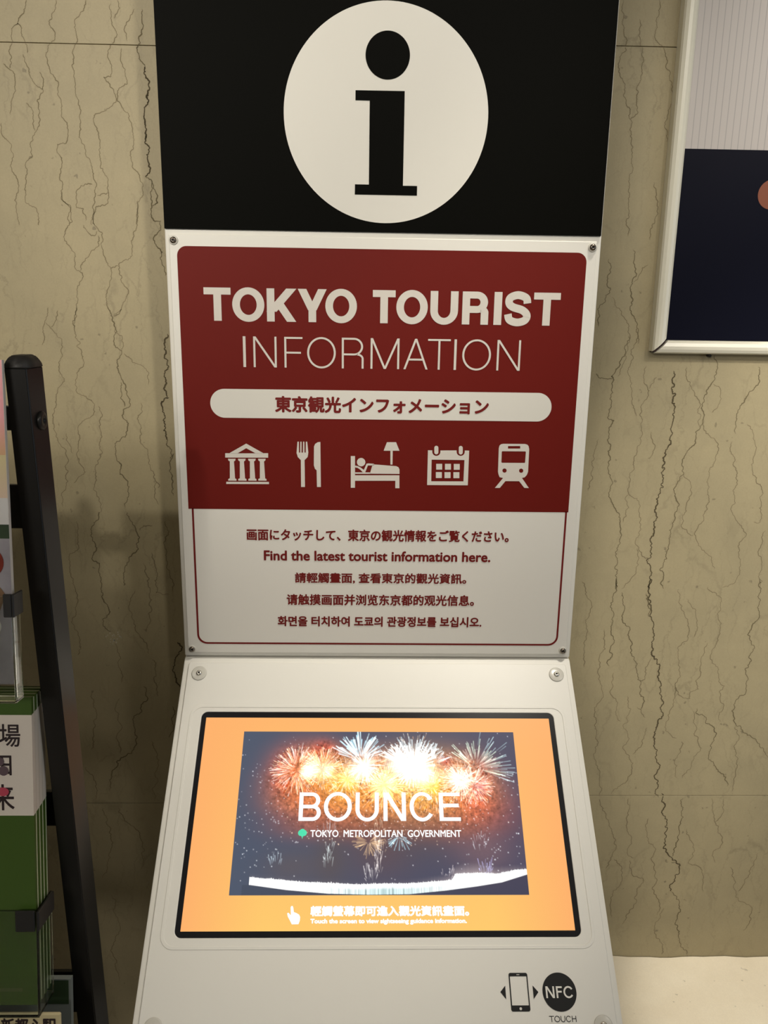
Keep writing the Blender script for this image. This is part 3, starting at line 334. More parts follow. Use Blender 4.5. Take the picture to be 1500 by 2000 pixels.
VEIN = [mat('vein_faint', (.225, .187, .112), rough=.7, spec=.15), mat('vein_mid', (.17, .14, .08), rough=.7, spec=.15), mat('vein_dark', (.10, .08, .045), rough=.7, spec=.15)]

# ------------------------------------------------------------------ the setting
FLOOR = -1.036; CEIL = 1.66; WY = 0.24; X0, X1 = -3.0, 3.0; YB = -8.0
wall = obj('wall_back', box_me('w', X0, X1, WY + .012, WY + .16, FLOOR, CEIL), JOINT); tag(wall, kind='structure')
slabs = []
for xa, xb, zs in ((X0, -.0008, (FLOOR, -.3967, .8452, CEIL)), (.0008, X1, (FLOOR, -.3802, .8590, CEIL))):
    for i in range(3):
        s = obj('stone_slab', box_me('slab', xa, xb, WY, WY + .0118, zs[i] + .0005, zs[i + 1] - .0005, bev=.0003, seg=1), MARBLE, wall)
        slabs.append((s, xa, xb, zs[i], zs[i + 1]))
# long veins in the slabs, each a thin filled crack line
def jag(p, depth, amp, rng):
    for _ in range(depth):
        q = []
        for a, b in zip(p[:-1], p[1:]):
            L = math.hypot(b[0] - a[0], b[1] - a[1]); k = rng.uniform(-amp, amp) * L
            nx, nz = -(b[1] - a[1]) / (L + 1e-9), (b[0] - a[0]) / (L + 1e-9)
            q += [a, ((a[0] + b[0]) / 2 + nx * k, (a[1] + b[1]) / 2 + nz * k)]
        p = q + [p[-1]]
    return p
rng = random.Random(11)
pools = {}
for st, pts in VEINS:
    pts = [tuple(a) for a in pts]
    pj = jag(catmull(pts, 2), 4, (.24, .27, .36)[st - 1], rng)
    pj = [(x, z) for x, z in pj]
    w0 = (.0011, .0014, .0019)[st - 1]
    ph = rng.uniform(0, 9); n = len(pj)
    wf = lambda i, ph=ph, w0=w0, n=n: w0 * (.35 + .65 * abs(math.sin(i * .055 + ph) * math.sin(i * .019 + 2 * ph)) + .35) * min(1, .3 + min(i, n - 1 - i) / 8)
    for q in ribbon(pj, wf):
        cx, cz = q[0]
        for si, (s, xa, xb, za, zb) in enumerate(slabs):
            if xa < cx < xb and za + .001 < cz < zb - .001:
                pools.setdefault((si, st), []).append(q); break
for (si, st), P in pools.items():
    me = polys_me(P, z=.00012 + .00003 * st); me.transform(Matrix.Translation((0, WY, 0)) @ PANEL)
    o = obj('vein', me, VEIN[st - 1], slabs[si][0]); o['kind'] = 'stuff'
# chipped pale spot left of the kiosk
sp = []
for k in range(26):
    a = rng.uniform(0, 6.28); r = rng.uniform(.001, .016); cx, cz = -.4478 + .0 + r * math.cos(a), -.075 + r * math.sin(a) * .9
    s_ = rng.uniform(.0004, .0012); sp.append([(cx - s_, cz), (cx, cz - s_ * 1.6), (cx + s_, cz), (cx, cz + s_ * 1.3)])
sp.append([(-.4525, -.0845), (-.450, -.081), (-.4485, -.074), (-.4505, -.0775)])
me = polys_me(sp, z=.0002); me.transform(Matrix.Translation((0, WY, 0)) @ PANEL)
o = obj('chip', me, mat('chipped_stone', (.52, .49, .40), rough=.7), slabs[1][0]); o['kind'] = 'stuff'

fl = obj('floor', box_me('floor', X0, X1, YB, WY + .16, FLOOR - .1, FLOOR - .004), mat('floor_joint', (.2, .18, .15), rough=.8)); tag(fl, kind='structure')
FT = stone('floor_stone', (.34, .30, .24), (.30, .265, .21), (.39, .35, .28), rough=.3, vein=False, seed=8)
tile0 = None
for i in range(10):
    for j in range(13):
        xa = X0 + .6 * i; ya = WY - .62 - .62 * j
        if tile0 is None: tile0 = box_me('tile', 0, .596, 0, .616, -.004, 0, bev=.0008, seg=1); tile0.materials.append(FT)
        t = bpy.data.objects.new('floor_tile', tile0); t.location = (xa + .002, ya + .002, FLOOR); link(t, fl)
cl = obj('ceiling', box_me('ceiling', X0, X1, YB, WY + .16, CEIL, CEIL + .1), mat('ceiling_paint', (.62, .58, .50), rough=.9)); tag(cl, kind='structure')

# low stone ledge at the foot of the wall, right
bm = bmesh.new(); nx, ny = 90, 12; gx0, gx1, gy0, gy1 = .31, 2.2, -.16, WY - .001
grid = []
for i in range(nx + 1):
    row = []
    for j in range(ny + 1):
        x = gx0 + (gx1 - gx0) * i / nx; y = gy0 + (gy1 - gy0) * (j / ny) ** .6
        e = max(0, (j - ny + 2) / 2)
        z = -.7345 + .0016 * e * (math.sin(x * 31) + .6 * math.sin(x * 83 + 1) + .5 * math.sin(x * 17))
        row.append(bm.verts.new((x, y, z)))
    grid.append(row)
for i in range(nx):
    for j in range(ny): bm.faces.new((grid[i][j], grid[i + 1][j], grid[i + 1][j + 1], grid[i][j + 1]))
ring = [grid[i][0] for i in range(nx + 1)] + [grid[nx][j] for j in range(1, ny + 1)] + [grid[i][ny] for i in range(nx - 1, -1, -1)] + [grid[0][j] for j in range(ny - 1, 0, -1)]
low = [bm.verts.new((v.co.x, v.co.y, FLOOR)) for v in ring]
for i in range(len(ring)): bm.faces.new((ring[i], low[i], low[(i + 1) % len(ring)], ring[(i + 1) % len(ring)]))
bm.faces.new(low)
ledge = obj('stone_bench', from_bm('ledge', bm), LEDGEM)
tag(ledge, 'low pale beige stone ledge against the marble wall, lower right behind the kiosk', 'bench')

# ceiling lamps
for k, (n, loc, s, p, t) in enumerate(LIGHTS):
    e = empty('ceiling_light', (loc[0], loc[1], CEIL)); tag(e, ['large square ceiling light panel out in the hall', 'small square ceiling light panel nearer the poster wall'][k], 'ceiling light')
    r = s / 2 + .03
    fr = shape_me([[rrect(-r, r, -r, r, .01), rrect(-s / 2, s / 2, -s / 2, s / 2, .005)]], ext=.01); obj('frame', fr, BOARD, e, Matrix.Translation((loc[0], loc[1], CEIL - .011)))
    obj('diffuser', box_me('d', -s / 2 + .002, s / 2 - .002, -s / 2 + .002, s / 2 - .002, -.004, -.001), mat('lit_diffuser', (.8, .8, .8), emit=(1, .92, .8), es=2.5), e, Matrix.Translation((loc[0], loc[1], CEIL)))
SPOTG = mat('lamp_glow', (.9, .9, .9), emit=(1, .86, .6), es=45)
proto = None
for k, (x, y, lab) in enumerate(((1.95, -3.67, 'nearest of the recessed downlights over the hall, left one of its pair'), (2.12, -3.72, 'recessed downlight over the hall, right one of the nearest pair'),
        (1.97, -3.97, 'recessed downlight over the hall, just behind the nearest pair'), (2.33, -4.10, 'recessed downlight over the hall near its right wall'), (2.47, -7.0, 'farthest recessed downlight over the hall'))):
    if proto is None:
        proto = empty('downlight', (x, y, CEIL)); o = obj('rim', lathe_me('rim', [(.030, 0), (.045, 0), (.045, -.004), (.030, -.004)], 24), BOARD, None); o.parent = proto
        g = obj('lamp', lathe_me('lamp', [(.002, -.002), (.022, -.002), (.022, -.003), (.002, -.003)], 20), SPOTG, None); g.parent = proto; d = proto
    else:
        d = proto.copy(); link(d); d.location = (x, y, CEIL)
        for ch in list(proto.children):
            c = ch.copy(); link(c); c.parent = d
    tag(d, lab, 'downlight', 'recessed downlights over the hall')

# ------------------------------------------------------------------ the kiosk
K = empty('information_kiosk', (0, 0.05, FLOOR))
tag(K, 'white tourist information kiosk with a black i header and a sloping touch screen', 'kiosk')
W2 = .275
# upright board (folded white sheet) with its cover plate
board = obj('sign_board', box_me('b', -W2, W2, .0032, .030, .0, 1.02, bev=.0016), BOARD, K)
head = obj('header_panel', box_me('h', -W2 + .0006, W2 - .0016, .0, .0031, .5765, 1.019, bev=.0004, seg=1), BLACKF, K)
obj('information_disc', shape_me([[circle(0, .7113, .1240, 128)]]), PRINTW, head, PANEL @ T(.0004))
ii = [[circle(.0008, .7770, .0265, 64)], [[(-.0374, .7382), (.0219, .7384), (.0219, .6315), (.0395, .6315), (.0395, .6202), (-.0375, .6202), (-.0374, .6321), (-.0202, .6321), (-.0202, .7270), (-.0374, .7270)]]]
obj('letter_i', shape_me(ii), BLACKF, head, PANEL @ T(.0008))
plate = obj('cover_plate', box_me('p', -.2695, .2690, .0, .0030, .0062, .5700, bev=.0010, seg=2), WHITE, K)
# red print on the plate
r = .012
def top_round(x0, x1, y0, y1, r):
    p = [(x0, y0), (x1, y0)]
    for cx, a0 in ((x1 - r, 0), (x0 + r, 90)):
        for i in range(9):
            a = math.radians(a0 + 90 * i / 8); p.append((cx + r * math.cos(a), y1 - r + r * math.sin(a)))
    return p
obj('red_field', shape_me([[top_round(-.2600, .2572, .2165, .5560, r)]]), RED, plate, PANEL @ T(.0003))
lw = .0026
def bot_round(x0, x1, y0, y1, r):
    p = [(x1, y1), (x0, y1)]
    for cx, a0 in ((x0 + r, 180), (x1 - r, 270)):
        for i in range(9):
            a = math.radians(a0 + 90 * i / 8); p.append((cx + r * math.cos(a), y0 + r + r * math.sin(a)))
    return p
frame_ = bot_round(-.2556, .2556, .0198, .2170, .014); inner = bot_round(-.2556 + lw, .2556 - lw, .0198 + lw, .2180, .0118)
obj('red_outline', polys_me([[frame_[i], frame_[i + 1], inner[i + 1], inner[i]] for i in range(1, len(frame_) - 1)] + [[frame_[-1], frame_[0], inner[0], inner[-1]]]), DRED, plate, PANEL @ T(.0003))
TT=[('T', -0.22864, -0.19449), ('O', -0.19278, -0.152), ('K', -0.14887, -0.11084), ('Y', -0.10974, -0.07211), ('O', -0.07431, -0.03394), ('T', -0.01371, 0.01534), ('O', 0.01647, 0.05684), ('U', 0.06009, 0.09582), ('R', 0.10119, 0.13503), ('I', 0.14204, 0.15214), ('S', 0.1554, 0.18965), ('T', 0.19292, 0.22723)]
INF=[('I', -0.18061, -0.17713), ('N', -0.16731, -0.13735), ('F', -0.12736, -0.10385), ('O', -0.09798, -0.06092), ('R', -0.05312, -0.02475), ('M', -0.01582, 0.02153), ('A', 0.02711, 0.05884), ('T', 0.05851, 0.08797), ('I', 0.09275, 0.09588), ('O', 0.10346, 0.14091), ('N', 0.14868, 0.17942)]
BOU=[('B', -0.10202, -0.07377), ('O', -0.07031, -0.03446), ('U', -0.02974, 0.00018), ('N', 0.00602, 0.03489), ('C', 0.03963, 0.07171), ('E', 0.07756, 0.10479)]
obj('lettering', word_me(TT, .4653, .5064, .00975, .0086, .0008), PRINTP, plate, PANEL @ T(.0006))
obj('lettering', word_me(INF, .4072, .4463, .0026, .0024, .0004), PRINTP, plate, PANEL @ T(.0006))
obj('title_pill', shape_me([[rrect(-.2253, .2246, .3408, .3787, .0189, 12)]]), PRINTW, plate, PANEL @ T(.0006))
obj('lettering', text_me('東京観光インフォメーション', -.1407, .1413, .3487, .3706, bold=.0008), DRED, plate, PANEL @ T(.0009))
for nm, g in ICONS.items():
    obj(nm + '_symbol', shape_me(g), PRINTP, plate, PANEL @ T(.0006))
for s_, a, b, c, d, bo in (('画面にタッチして、東京の観光情報をご覧ください。', -.1823, .1774, .1727, .1895, .00050), ('Find the latest tourist information here.', -.1596, .1534, .1440, .1588, .00055),
        ('請輕觸畫面, 查看東京的觀光資訊。', -.1174, .1212, .1113, .1270, .00042), ('请触摸画面并浏览东京都的观光信息。', -.1293, .1333, .0790, .0954, .00045), ('화면을 터치하여 도쿄의 관광정보를 보십시오.', -.1422, .1452, .0471, .0626, .00050)):
    obj('lettering', text_me(s_, a, b, c, d, bold=bo), DRED, plate, PANEL @ T(.0004))
# button-head bolts
def bolt(parent, M, m, r, washer, ang):
    o = obj('bolt', lathe_me('bolt', [(r * .98, 0), (r, r * .25), (r * .86, r * .62), (r * .55, r * .80), (r * .36, r * .82), (r * .34, r * .45), (.0002, r * .42)], 24), m, parent, M, True)
    obj('washer', lathe_me('washer', [(washer, -.0004), (washer, .0008), (washer * .9, .0012), (r * .8, .0012)], 32), WASHER, o, M, True)
    obj('socket', lathe_me('socket', [(r * .34, r * .3), (r * .34, r * .47), (.0002, r * .47)], 6), INK, o, M)
for x, z in ((-.2637, .5628), (.2636, .5627), (-.2637, .0120), (.2637, .0124)):
    bolt(K, PANEL @ Matrix.Translation((x, z, .0004)), NICKEL, .0042, .0056, 0)

# sloping shelf: a closed wedge with a cover plate on top
SL = .474
def sh(s, t): return (-s * SN - t * CS, -s * CS + t * SN)       # (y,z) on the slope, t out of it
prof = [sh(0, -.0032), sh(SL, -.0032), (sh(SL, 0)[0], sh(SL, 0)[1] - .04), (-.10, -.40), (.030, -.40), (.030, 0.0)]
obj('shelf_housing', prism_me('shelf', prof, -W2, W2, bev=.0012), BOARD, K)
hole = rrect(-.2412, .2412, -.3592, -.0808, .009)
sp_ = shape_me([[rrect(-.2668, .2668, -.4655, -.0095, .003), hole]], ext=.0014, bev=.0008)
shp = obj('shelf_plate', sp_, WHITE, K, SHELF @ T(-.0022))
rim = shape_me([[rrect(-.2560, .2560, -.3705, -.0720, .016), rrect(-.2530, .2530, -.3675, -.0750, .014)]], ext=.0001, bev=.0005)
obj('raised_rim', rim, WHITE, shp, SHELF @ T(.0001))
for x, s_ in ((-.2512, .0254), (.2522, .0250), (.2517, .4480), (-.2512, .4480)):
    bolt(K, SHELF @ Matrix.Translation((x, -s_, .0002)), CHROME, .0042, .0105, 0)
# screen
scr = obj('screen_bezel', shape_me([[rrect(-.2408, .2408, -.3588, -.0812, .0088)]], ext=.0010, bev=.0003), GLOSSB, K, SHELF @ T(-.0020))
def screen_orange():
    m = bpy.data.materials.new('lit_orange_screen'); m.use_nodes = True; nt = m.node_tree; b = nt.nodes['Principled BSDF']
    b.inputs['Base Color'].default_value = (.02, .02, .02, 1); b.inputs['Roughness'].default_value = .35; b.inputs['Specular IOR Level'].default_value = .12
    at = nt.nodes.new('ShaderNodeAttribute'); at.attribute_name = 'col'; nt.links.new(at.outputs['Color'], b.inputs['Emission Color']); b.inputs['Emission Strength'].default_value = 1.0
    return m
LIT = screen_orange()
def grid_me(x0, x1, y0, y1, img):
    H, Wd = img.shape[:2]; xs = np.linspace(x0, x1, Wd); ys = np.linspace(y1, y0, H); gx, gy = np.meshgrid(xs, ys)
    co = np.stack([gx, gy, gx * 0], -1).reshape(-1, 3).astype(np.float32)
    i = np.arange((H - 1) * (Wd - 1)); r, c = i // (Wd - 1), i % (Wd - 1); a = r * Wd + c
    f = np.stack([a, a + Wd, a + Wd + 1, a + 1], -1).astype(np.int32)
    me = bpy.data.meshes.new('grid'); me.vertices.add(len(co)); me.vertices.foreach_set('co', co.ravel()); me.loops.add(f.size); me.loops.foreach_set('vertex_index', f.ravel())
    me.polygons.add(len(f)); me.polygons.foreach_set('loop_start', np.arange(0, f.size, 4, dtype=np.int32)); me.polygons.foreach_set('loop_total', np.full(len(f), 4, dtype=np.int32)); me.update(calc_edges=True)
    at = me.attributes.new('col', 'FLOAT_COLOR', 'POINT'); at.data.foreach_set('color', np.concatenate([img, np.ones((H, Wd, 1))], -1).astype(np.float32).ravel())
    return me
# orange surround: warmer at the edges, yellower towards the lower middle
gh, gw = 24, 40
yy, xx = np.mgrid[0:gh, 0:gw]; u_ = xx / (gw - 1); v_ = yy / (gh - 1)
edge = np.minimum(np.minimum(u_, 1 - u_) * 5, 1); tmix = np.clip(.15 + .75 * v_, 0, 1) * edge + .10
ca, cb = np.array(s2l((252, 172, 104))), np.array(s2l((253, 200, 106)))
og = ca + (cb - ca) * tmix[..., None]
scd = obj('screen_display', grid_me(-.2338, .2335, -.3514, -.0896, og), LIT, K, SHELF @ T(-.0005))
# fireworks picture
def fireworks():
    Wd, H = 660, 370; rs = np.random.RandomState(5)
    y, x = np.mgrid[0:H, 0:Wd]; a = x / (Wd - 1); b = y / (H - 1); asp = .3634 / .2037
    img = np.zeros((H, Wd, 3)) + np.array(s2l((74, 84, 104)))
    img += (np.array(s2l((70, 68, 92))) - np.array(s2l((74, 84, 104)))) * np.clip(a * 1.1, 0, 1)[..., None]
    def blob(ca_, cb_, ra, rb, col, amt, p=2.0, rot=0):
        nonlocal img
        d = (np.abs((a - ca_) / ra) ** p + np.abs((b - cb_) / rb) ** p); k = np.exp(-d)[..., None] * amt
        img = img * (1 - np.clip(k, 0, 1)) + np.array(s2l(col)) * k
    for c in ((.50, .50, .33, .17, (186, 104, 66), .85, 4), (.52, .39, .34, .13, (250, 158, 78), .85, 4), (.28, .40, .14, .16, (190, 90, 60), .55), (.80, .50, .15, .15, (190, 92, 62), .85), (.5, .70, .12, .2, (110, 72, 60), .5), (.33, .80, .06, .16, (92, 78, 74), .6), (.20, .84, .10, .1, (100, 86, 84), .5), (.66, .66, .15, .15, (84, 74, 78), .5), (.86, .75, .10, .12, (150, 110, 110), .35)): blob(*c)
    # glowing cores
    for c in ((.205, .27, .085, .15, (235, 120, 60), .95), (.155, .28, .035, .10, (190, 70, 60), .6), (.30, .22, .08, .12, (235, 130, 60), .9), (.295, .12, .035, .05, (220, 80, 60), .7), (.38, .33, .10, .13, (250, 170, 60), .95), (.52, .34, .10, .15, (246, 150, 70), .95), (.46, .20, .05, .08, (255, 180, 140), .6), (.66, .33, .14, .17, (255, 190, 90), .95), (.80, .33, .09, .14, (245, 150, 90), .95), (.84, .42, .05, .1, (225, 100, 70), .8), (.87, .27, .05, .07, (190, 110, 90), .6), (.86, .36, .025, .05, (190, 90, 120), .5), (.74, .20, .025, .04, (225, 80, 90), .5), (.62, .60, .25, .05, (150, 96, 70), .25)): blob(*c)
    # broken, sparkling texture inside the fire clouds
    def blur(q, n):
        for _ in range(n): q = (q + np.roll(q, 1, 0) + np.roll(q, -1, 0) + np.roll(q, 1, 1) + np.roll(q, -1, 1)) / 5
        return (q - q.mean()) / q.std()
    tx = blur(rs.normal(0, 1, (H, Wd)), 3) * .15 + blur(rs.normal(0, 1, (H, Wd)), 14) * .18
    fire = np.clip((img[..., 0] - .13) * 3, 0, 1)
    img *= np.clip(1 + tx * fire, .35, 1.9)[..., None]
    def add(pa, pb, r, col):
        cx, cy = pa * (Wd - 1), pb * (H - 1); R_ = int(3 * r + 2); x0, x1, y0, y1 = int(cx) - R_, int(cx) + R_ + 1, int(cy) - R_, int(cy) + R_ + 1
        x0, y0 = max(x0, 0), max(y0, 0); x1, y1 = min(x1, Wd), min(y1, H)
        if x1 <= x0 or y1 <= y0: return
        g = np.exp(-((x[y0:y1, x0:x1] - cx) ** 2 + (y[y0:y1, x0:x1] - cy) ** 2) / (2 * r * r))[..., None]
        img[y0:y1, x0:x1] += g * np.array(col)
    def streak(a0, b0, a1, b1, r, col, n=None):
        L = math.hypot((a1 - a0) * Wd, (b1 - b0) * H); n = n or int(L / 1.0) + 2
        for t in np.linspace(0, 1, n): add(a0 + (a1 - a0) * t, b0 + (b1 - b0) * t + .01 * t * t * 0, r, np.array(col) * (.25 + .75 * t) * .5)
    def burst(c, r0, r1, n, col, w=.75, up=None, jit=.35):
        w = w * .72; n = int(n * 1.35)
        for k in range(n):
            th = rs.uniform(0, 2 * math.pi); ox, oy = rs.normal(0, .004, 2)
            if up: th = math.radians(rs.uniform(*up))
            q0 = r0 * rs.uniform(.6, 1.2); q1 = r1 * rs.uniform(1 - jit, 1.05); cc = np.array(col) * rs.uniform(.5, 1.2)
            streak(c[0] + ox + q0 * math.cos(th), c[1] + oy - q0 * math.sin(th) * asp, c[0] + ox + q1 * math.cos(th), c[1] + oy - q1 * math.sin(th) * asp, w, cc)
    Wt = (1.1, 1.1, 1.05); Bl = (.55, .95, 1.1); Or = (1.1, .62, .30); Pk = (1.1, .75, .62); Gr = (.75, .95, .75); Ye = (1.1, .95, .35)
    burst(BP['A'], .035, .088, 46, Pk, .8); burst(BP['A'], .02, .085, 34, Or, .8); burst(BP['A'], .055, .092, 22, Wt, .75, (40, 200))
    burst(BP['A2'], .03, .078, 34, Or, .8, (0, 180)); burst(BP['A2'], .045, .082, 20, Pk, .7, (0, 180))
    burst(BP['Bs'], .02, .10, 26, Bl, 1.15, (12, 168)); burst(BP['Bs'], .045, .108, 22, (.8, 1.05, 1.1), 1.1, (15, 165)); burst(BP['WB'], .0, .06, 60, Wt, .8, jit=.5)
    burst(BP['C'], .01, .085, 110, (1.1, .75, .35), .65, jit=.6); burst(BP['C'], .02, .06, 40, Ye, .9)
    burst(BP['D'], .03, .115, 60, (.85, 1.05, 1.1), .95, (20, 165)); burst(BP['D'], .0, .075, 90, Wt, .9, jit=.6)
    burst(BP['E'], .01, .07, 70, (1.1, .95, .8), .75, jit=.6); burst(BP['E2'], .02, .075, 40, Pk, .8)
    burst(BP['F'], .045, .11, 34, Gr, .85, (-20, 155)); burst(BP['F'], .09, .155, 18, (.6, .85, .9), .8, (-25, 80)); burst(BP['F'], .03, .085, 30, (.9, .7, .6), .7, (0, 180))
    burst(BP['lo'], .01, .05, 50, (.9, .6, .3), .6, (150, 400)); burst(BP['lb'], .01, .05, 16, Bl, .75, (200, 340))
    burst((.69, .22), .03, .08, 26, (.85, 1.05, 1.1), .9, (20, 150)); burst((.57, .20), .02, .07, 30, Wt, .9, (20, 160))
    def glow(c, ra, rb, col, amt):
        d = ((a - c[0]) / ra) ** 2 + ((b - c[1]) / rb) ** 2; img[:] += (np.exp(-d) * amt)[..., None] * np.array(col)
    for c, ra, rb, col, am in ((BP['W1'], .035, .05, (1, .95, .7), 1.0), ((.24, .27), .02, .03, (1, .95, .8), 1.0), ((.315, .25), .02, .04, (1, .95, .7), .9), ((.30, .30), .06, .05, (1, .8, .4), .4), (BP['Y1'], .035, .06, (.8, .7, .2), .7), ((.43, .26), .045, .06, (1, 1, .9), .9), (BP['C'], .035, .05, (1, .85, .45), .8),
            (BP['D'], .055, .085, (1, 1, .95), 1.3), ((.66, .29), .045, .06, (1, .95, .7), 1.0), (BP['Y2'], .035, .05, (.6, .55, .0), .8), (BP['E'], .03, .05, (1, .95, .85), .9), ((.56, .22), .035, .06, (1, 1, .9), .9), ((.755, .29), .03, .04, (1, .9, .75), .5)): glow(c, ra, rb, col, am * .8)
    # dense ragged sparks filling the burning clouds
    for k in range(3600):
        c = (('A', .07), ('A2', .06), ('C', .08), ('D', .10), ('E', .07), ('E2', .05), ('Y1', .06), ('Y2', .07), ('WB', .06))[rs.randint(9)]
        th = rs.uniform(0, 6.283); q = c[1] * rs.uniform(.1, 1.15); pa = BP[c[0]][0] + q * math.cos(th); pb = BP[c[0]][1] + q * math.sin(th) * asp; L = rs.uniform(.004, .022)
        col = ((1.1, .9, .6), (1.1, .65, .35), (1.1, 1.05, .95), (-.25, -.35, -.35))[rs.randint(4)]
        streak(pa, pb, pa + L * math.cos(th), pb + L * math.sin(th) * asp, rs.uniform(.4, .62), np.array(col) * rs.uniform(.3, 1.0))
    # falling sparks
    for k in range(520):
        pa, pb = rs.uniform(0, 1), rs.uniform(0, .92); d = abs(pb - .38)
        if rs.uniform() < .55 * d + .25: continue
        add(pa, pb, rs.uniform(.5, .95), np.array((.8, .8, .85)) * rs.uniform(.25, .9))
    for k in range(60): add(rs.uniform(.03, .17), rs.uniform(.2, .85), rs.uniform(.5, 1), np.array((.8, .85, .9)) * rs.uniform(.3, .9))
    for k in range(80): add(rs.uniform(.78, 1), rs.uniform(.25, .85), rs.uniform(.5, 1), np.array((.8, .85, .9)) * rs.uniform(.3, 1))
    for k in range(160): add(rs.normal(.5, .18), rs.uniform(.45, .72), rs.uniform(.5, .9), np.array((1, .75, .55)) * rs.uniform(.3, .9))
    # fountains
    def fountain(c, wd, h, n, col):
        for k in range(n):
            pa = c[0] + rs.uniform(-wd, wd); pb = c[1] + rs.uniform(-h, h * .6); streak(pa, pb, pa + rs.uniform(-.004, .004) + (pa - c[0]) * .2, pb - rs.uniform(.01, .06), .5, np.array(col) * rs.uniform(.3, 1.1))
    fountain((.325, .80), .016, .08, 30, (.8, .9, .9)); fountain((.325, .66), .018, .05, 20, (.45, .6, .65)); fountain((.495, .80), .012, .13, 46, (.95, .85, .8)); fountain((.50, .70), .02, .1, 30, (.9, .7, .5))
    fountain((.145, .82), .022, .03, 14, (.7, .85, .95)); fountain((.85, .72), .025, .05, 16, (.6, .65, .7)); fountain((.86, .87), .02, .03, 20, (.7, .7, 1.2)); fountain((.47, .90), .02, .04, 24, (1, .95, .95)); fountain((.72, .90), .03, .02, 9, (.9, .8, .8))
    # bright band of falling sparks over the water
    ta = np.interp(a[0], [p[0] for p in BAND_TOP], [p[1] for p in BAND_TOP]); ba = np.interp(a[0], [p[0] for p in BAND_BOT], [p[1] for p in BAND_BOT])
    ta = ta + np.abs(rs.normal(0, .003, Wd)) * -1 + .004; ba = ba + .005
    m = np.clip((b - ta[None]) * H / 1.2 + .5, 0, 1) * np.clip((ba[None] - b) * H / 1.2 + .5, 0, 1) * (a > BAND_TOP[0][0])
    tex = np.ones((H, Wd)); comb = np.clip(rs.uniform(.45, 1.25, Wd), 0, 1)
    z = np.exp(-((a - .52) / .17) ** 2) * np.clip((b - (ta + .018)[None]) * 60, 0, 1); tex = 1 - z * (1 - comb[None]) * 1.5
    wcol = np.array((1.15, 1.15, 1.15)) * tex[..., None]; wcol[..., 0] *= (1 - .25 * z)
    img = img * (1 - m[..., None]) + wcol * m[..., None]
    fog = np.clip(1 - np.abs(b - ta[None]) * (34 - 20 * np.exp(-((a - .82) / .12) ** 2)), 0, 1) ** 1.6 * (b < ta[None]) * (a > BAND_TOP[0][0]) * (.05 + .45 * np.exp(-((a - .82) / .13) ** 2)); img += fog[..., None] * np.array((.8, .65, .6)) * .7
    low = (b > ba[None]) & (a > .04); img[low] = img[low] * .8
    return np.clip(img, 0, 1.25)
pic = obj('fireworks_picture', grid_me(-.1808, .1827, -.3124, -.1090, fireworks()), LIT, scd, SHELF @ T(-.0003))
pic['label'] = 'photo of fireworks over a bay on the lit screen'
LITW = mat('lit_white', (.02, .02, .02), emit=(1, 1, 1), es=1.1)
LITG = mat('lit_green', (.02, .02, .02), emit=s2l((75, 225, 175)), es=1)
obj('lettering', word_me(BOU, -.2256, -.1899, .0053, .0045, .0006), LITW, scd, SHELF @ T(.0000))
obj('lettering', text_me('TOKYO  METROPOLITAN  GOVERNMENT', -.0861, .1042, -.2452, -.2366, bold=.00022), LITW, scd, SHELF @ T(.0000))
obj('leaf_emblem', shape_me([[circle(-.0982, -.2402, .0033, 24, .0036)], [circle(-.0960, -.2392, .0038, 24, .0040)], [circle(-.0938, -.2402, .0033, 24, .0036)],
    [[(-.1008, -.2415), (-.0912, -.2415), (-.0954, -.2448), (-.0957, -.2470), (-.0963, -.2470), (-.0966, -.2448)]]]), LITG, scd, SHELF @ T(.0001))
obj('lettering', text_me('輕觸螢幕即可進入觀光資訊畫面。', -.0820, .1082, -.3358, -.3240, bold=.0006), LITW, scd, SHELF @ T(.0000))
obj('lettering', text_me('Touch the screen to view sightseeing guidance information.', -.0817, .1049, -.3448, -.3381, bold=.00040), LITW, scd, SHELF @ T(.0000))
obj('hand_symbol', shape_me([[[(x, -s_) for x, s_ in HAND]]]), LITW, scd, SHELF @ T(.0000))
# printed symbols at the foot of the shelf
obj('phone_symbol', shape_me([[rrect(.1493, .1711, -.4340, -.3956, .0022), rrect(.1507, .1698, -.4280, -.3991, .0004), rrect(.1585, .1620, -.3978, -.3970, .0003), circle(.1602, -.4312, .0015, 16)]]), INK, shp, SHELF @ T(.0004))
for tri in ([(.1384, -.4147), (.1445, -.4084), (.1445, -.4220)], [(.1821, -.4150), (.1760, -.4083), (.1760, -.4219)]):
    obj('arrow_symbol', shape_me([[tri]]), INK, shp, SHELF @ T(.0004))
obj('touch_disc', shape_me([[circle(.2063, -.4149, .0195, 64)]]), INK, shp, SHELF @ T(.0004))
obj('lettering', word_me([('N', .1905, .2004), ('F', .2025, .2094), ('C', .2108, .2223)], -.4210, -.4093, .0019, .0018, .0002), WHITE, shp, SHELF @ T(.0007))
obj('lettering', word_me([('T', .1914, .1969), ('O', .1972, .2036), ('U', .2044, .2096), ('C', .2104, .2162), ('H', .2171, .2220)], -.4443, -.4384, .00075, .0007, .0001), INK, shp, SHELF @ T(.0004))
# pedestal down to the floor
obj('pedestal', box_me('ped', -.20, .20, -.10, .030, FLOOR + .016, -.399, bev=.004), BOARD, K)
obj('base_plate', box_me('base', -.27, .27, -.36, .12, FLOOR + .0005, FLOOR + .016, bev=.003), BOARD, K)

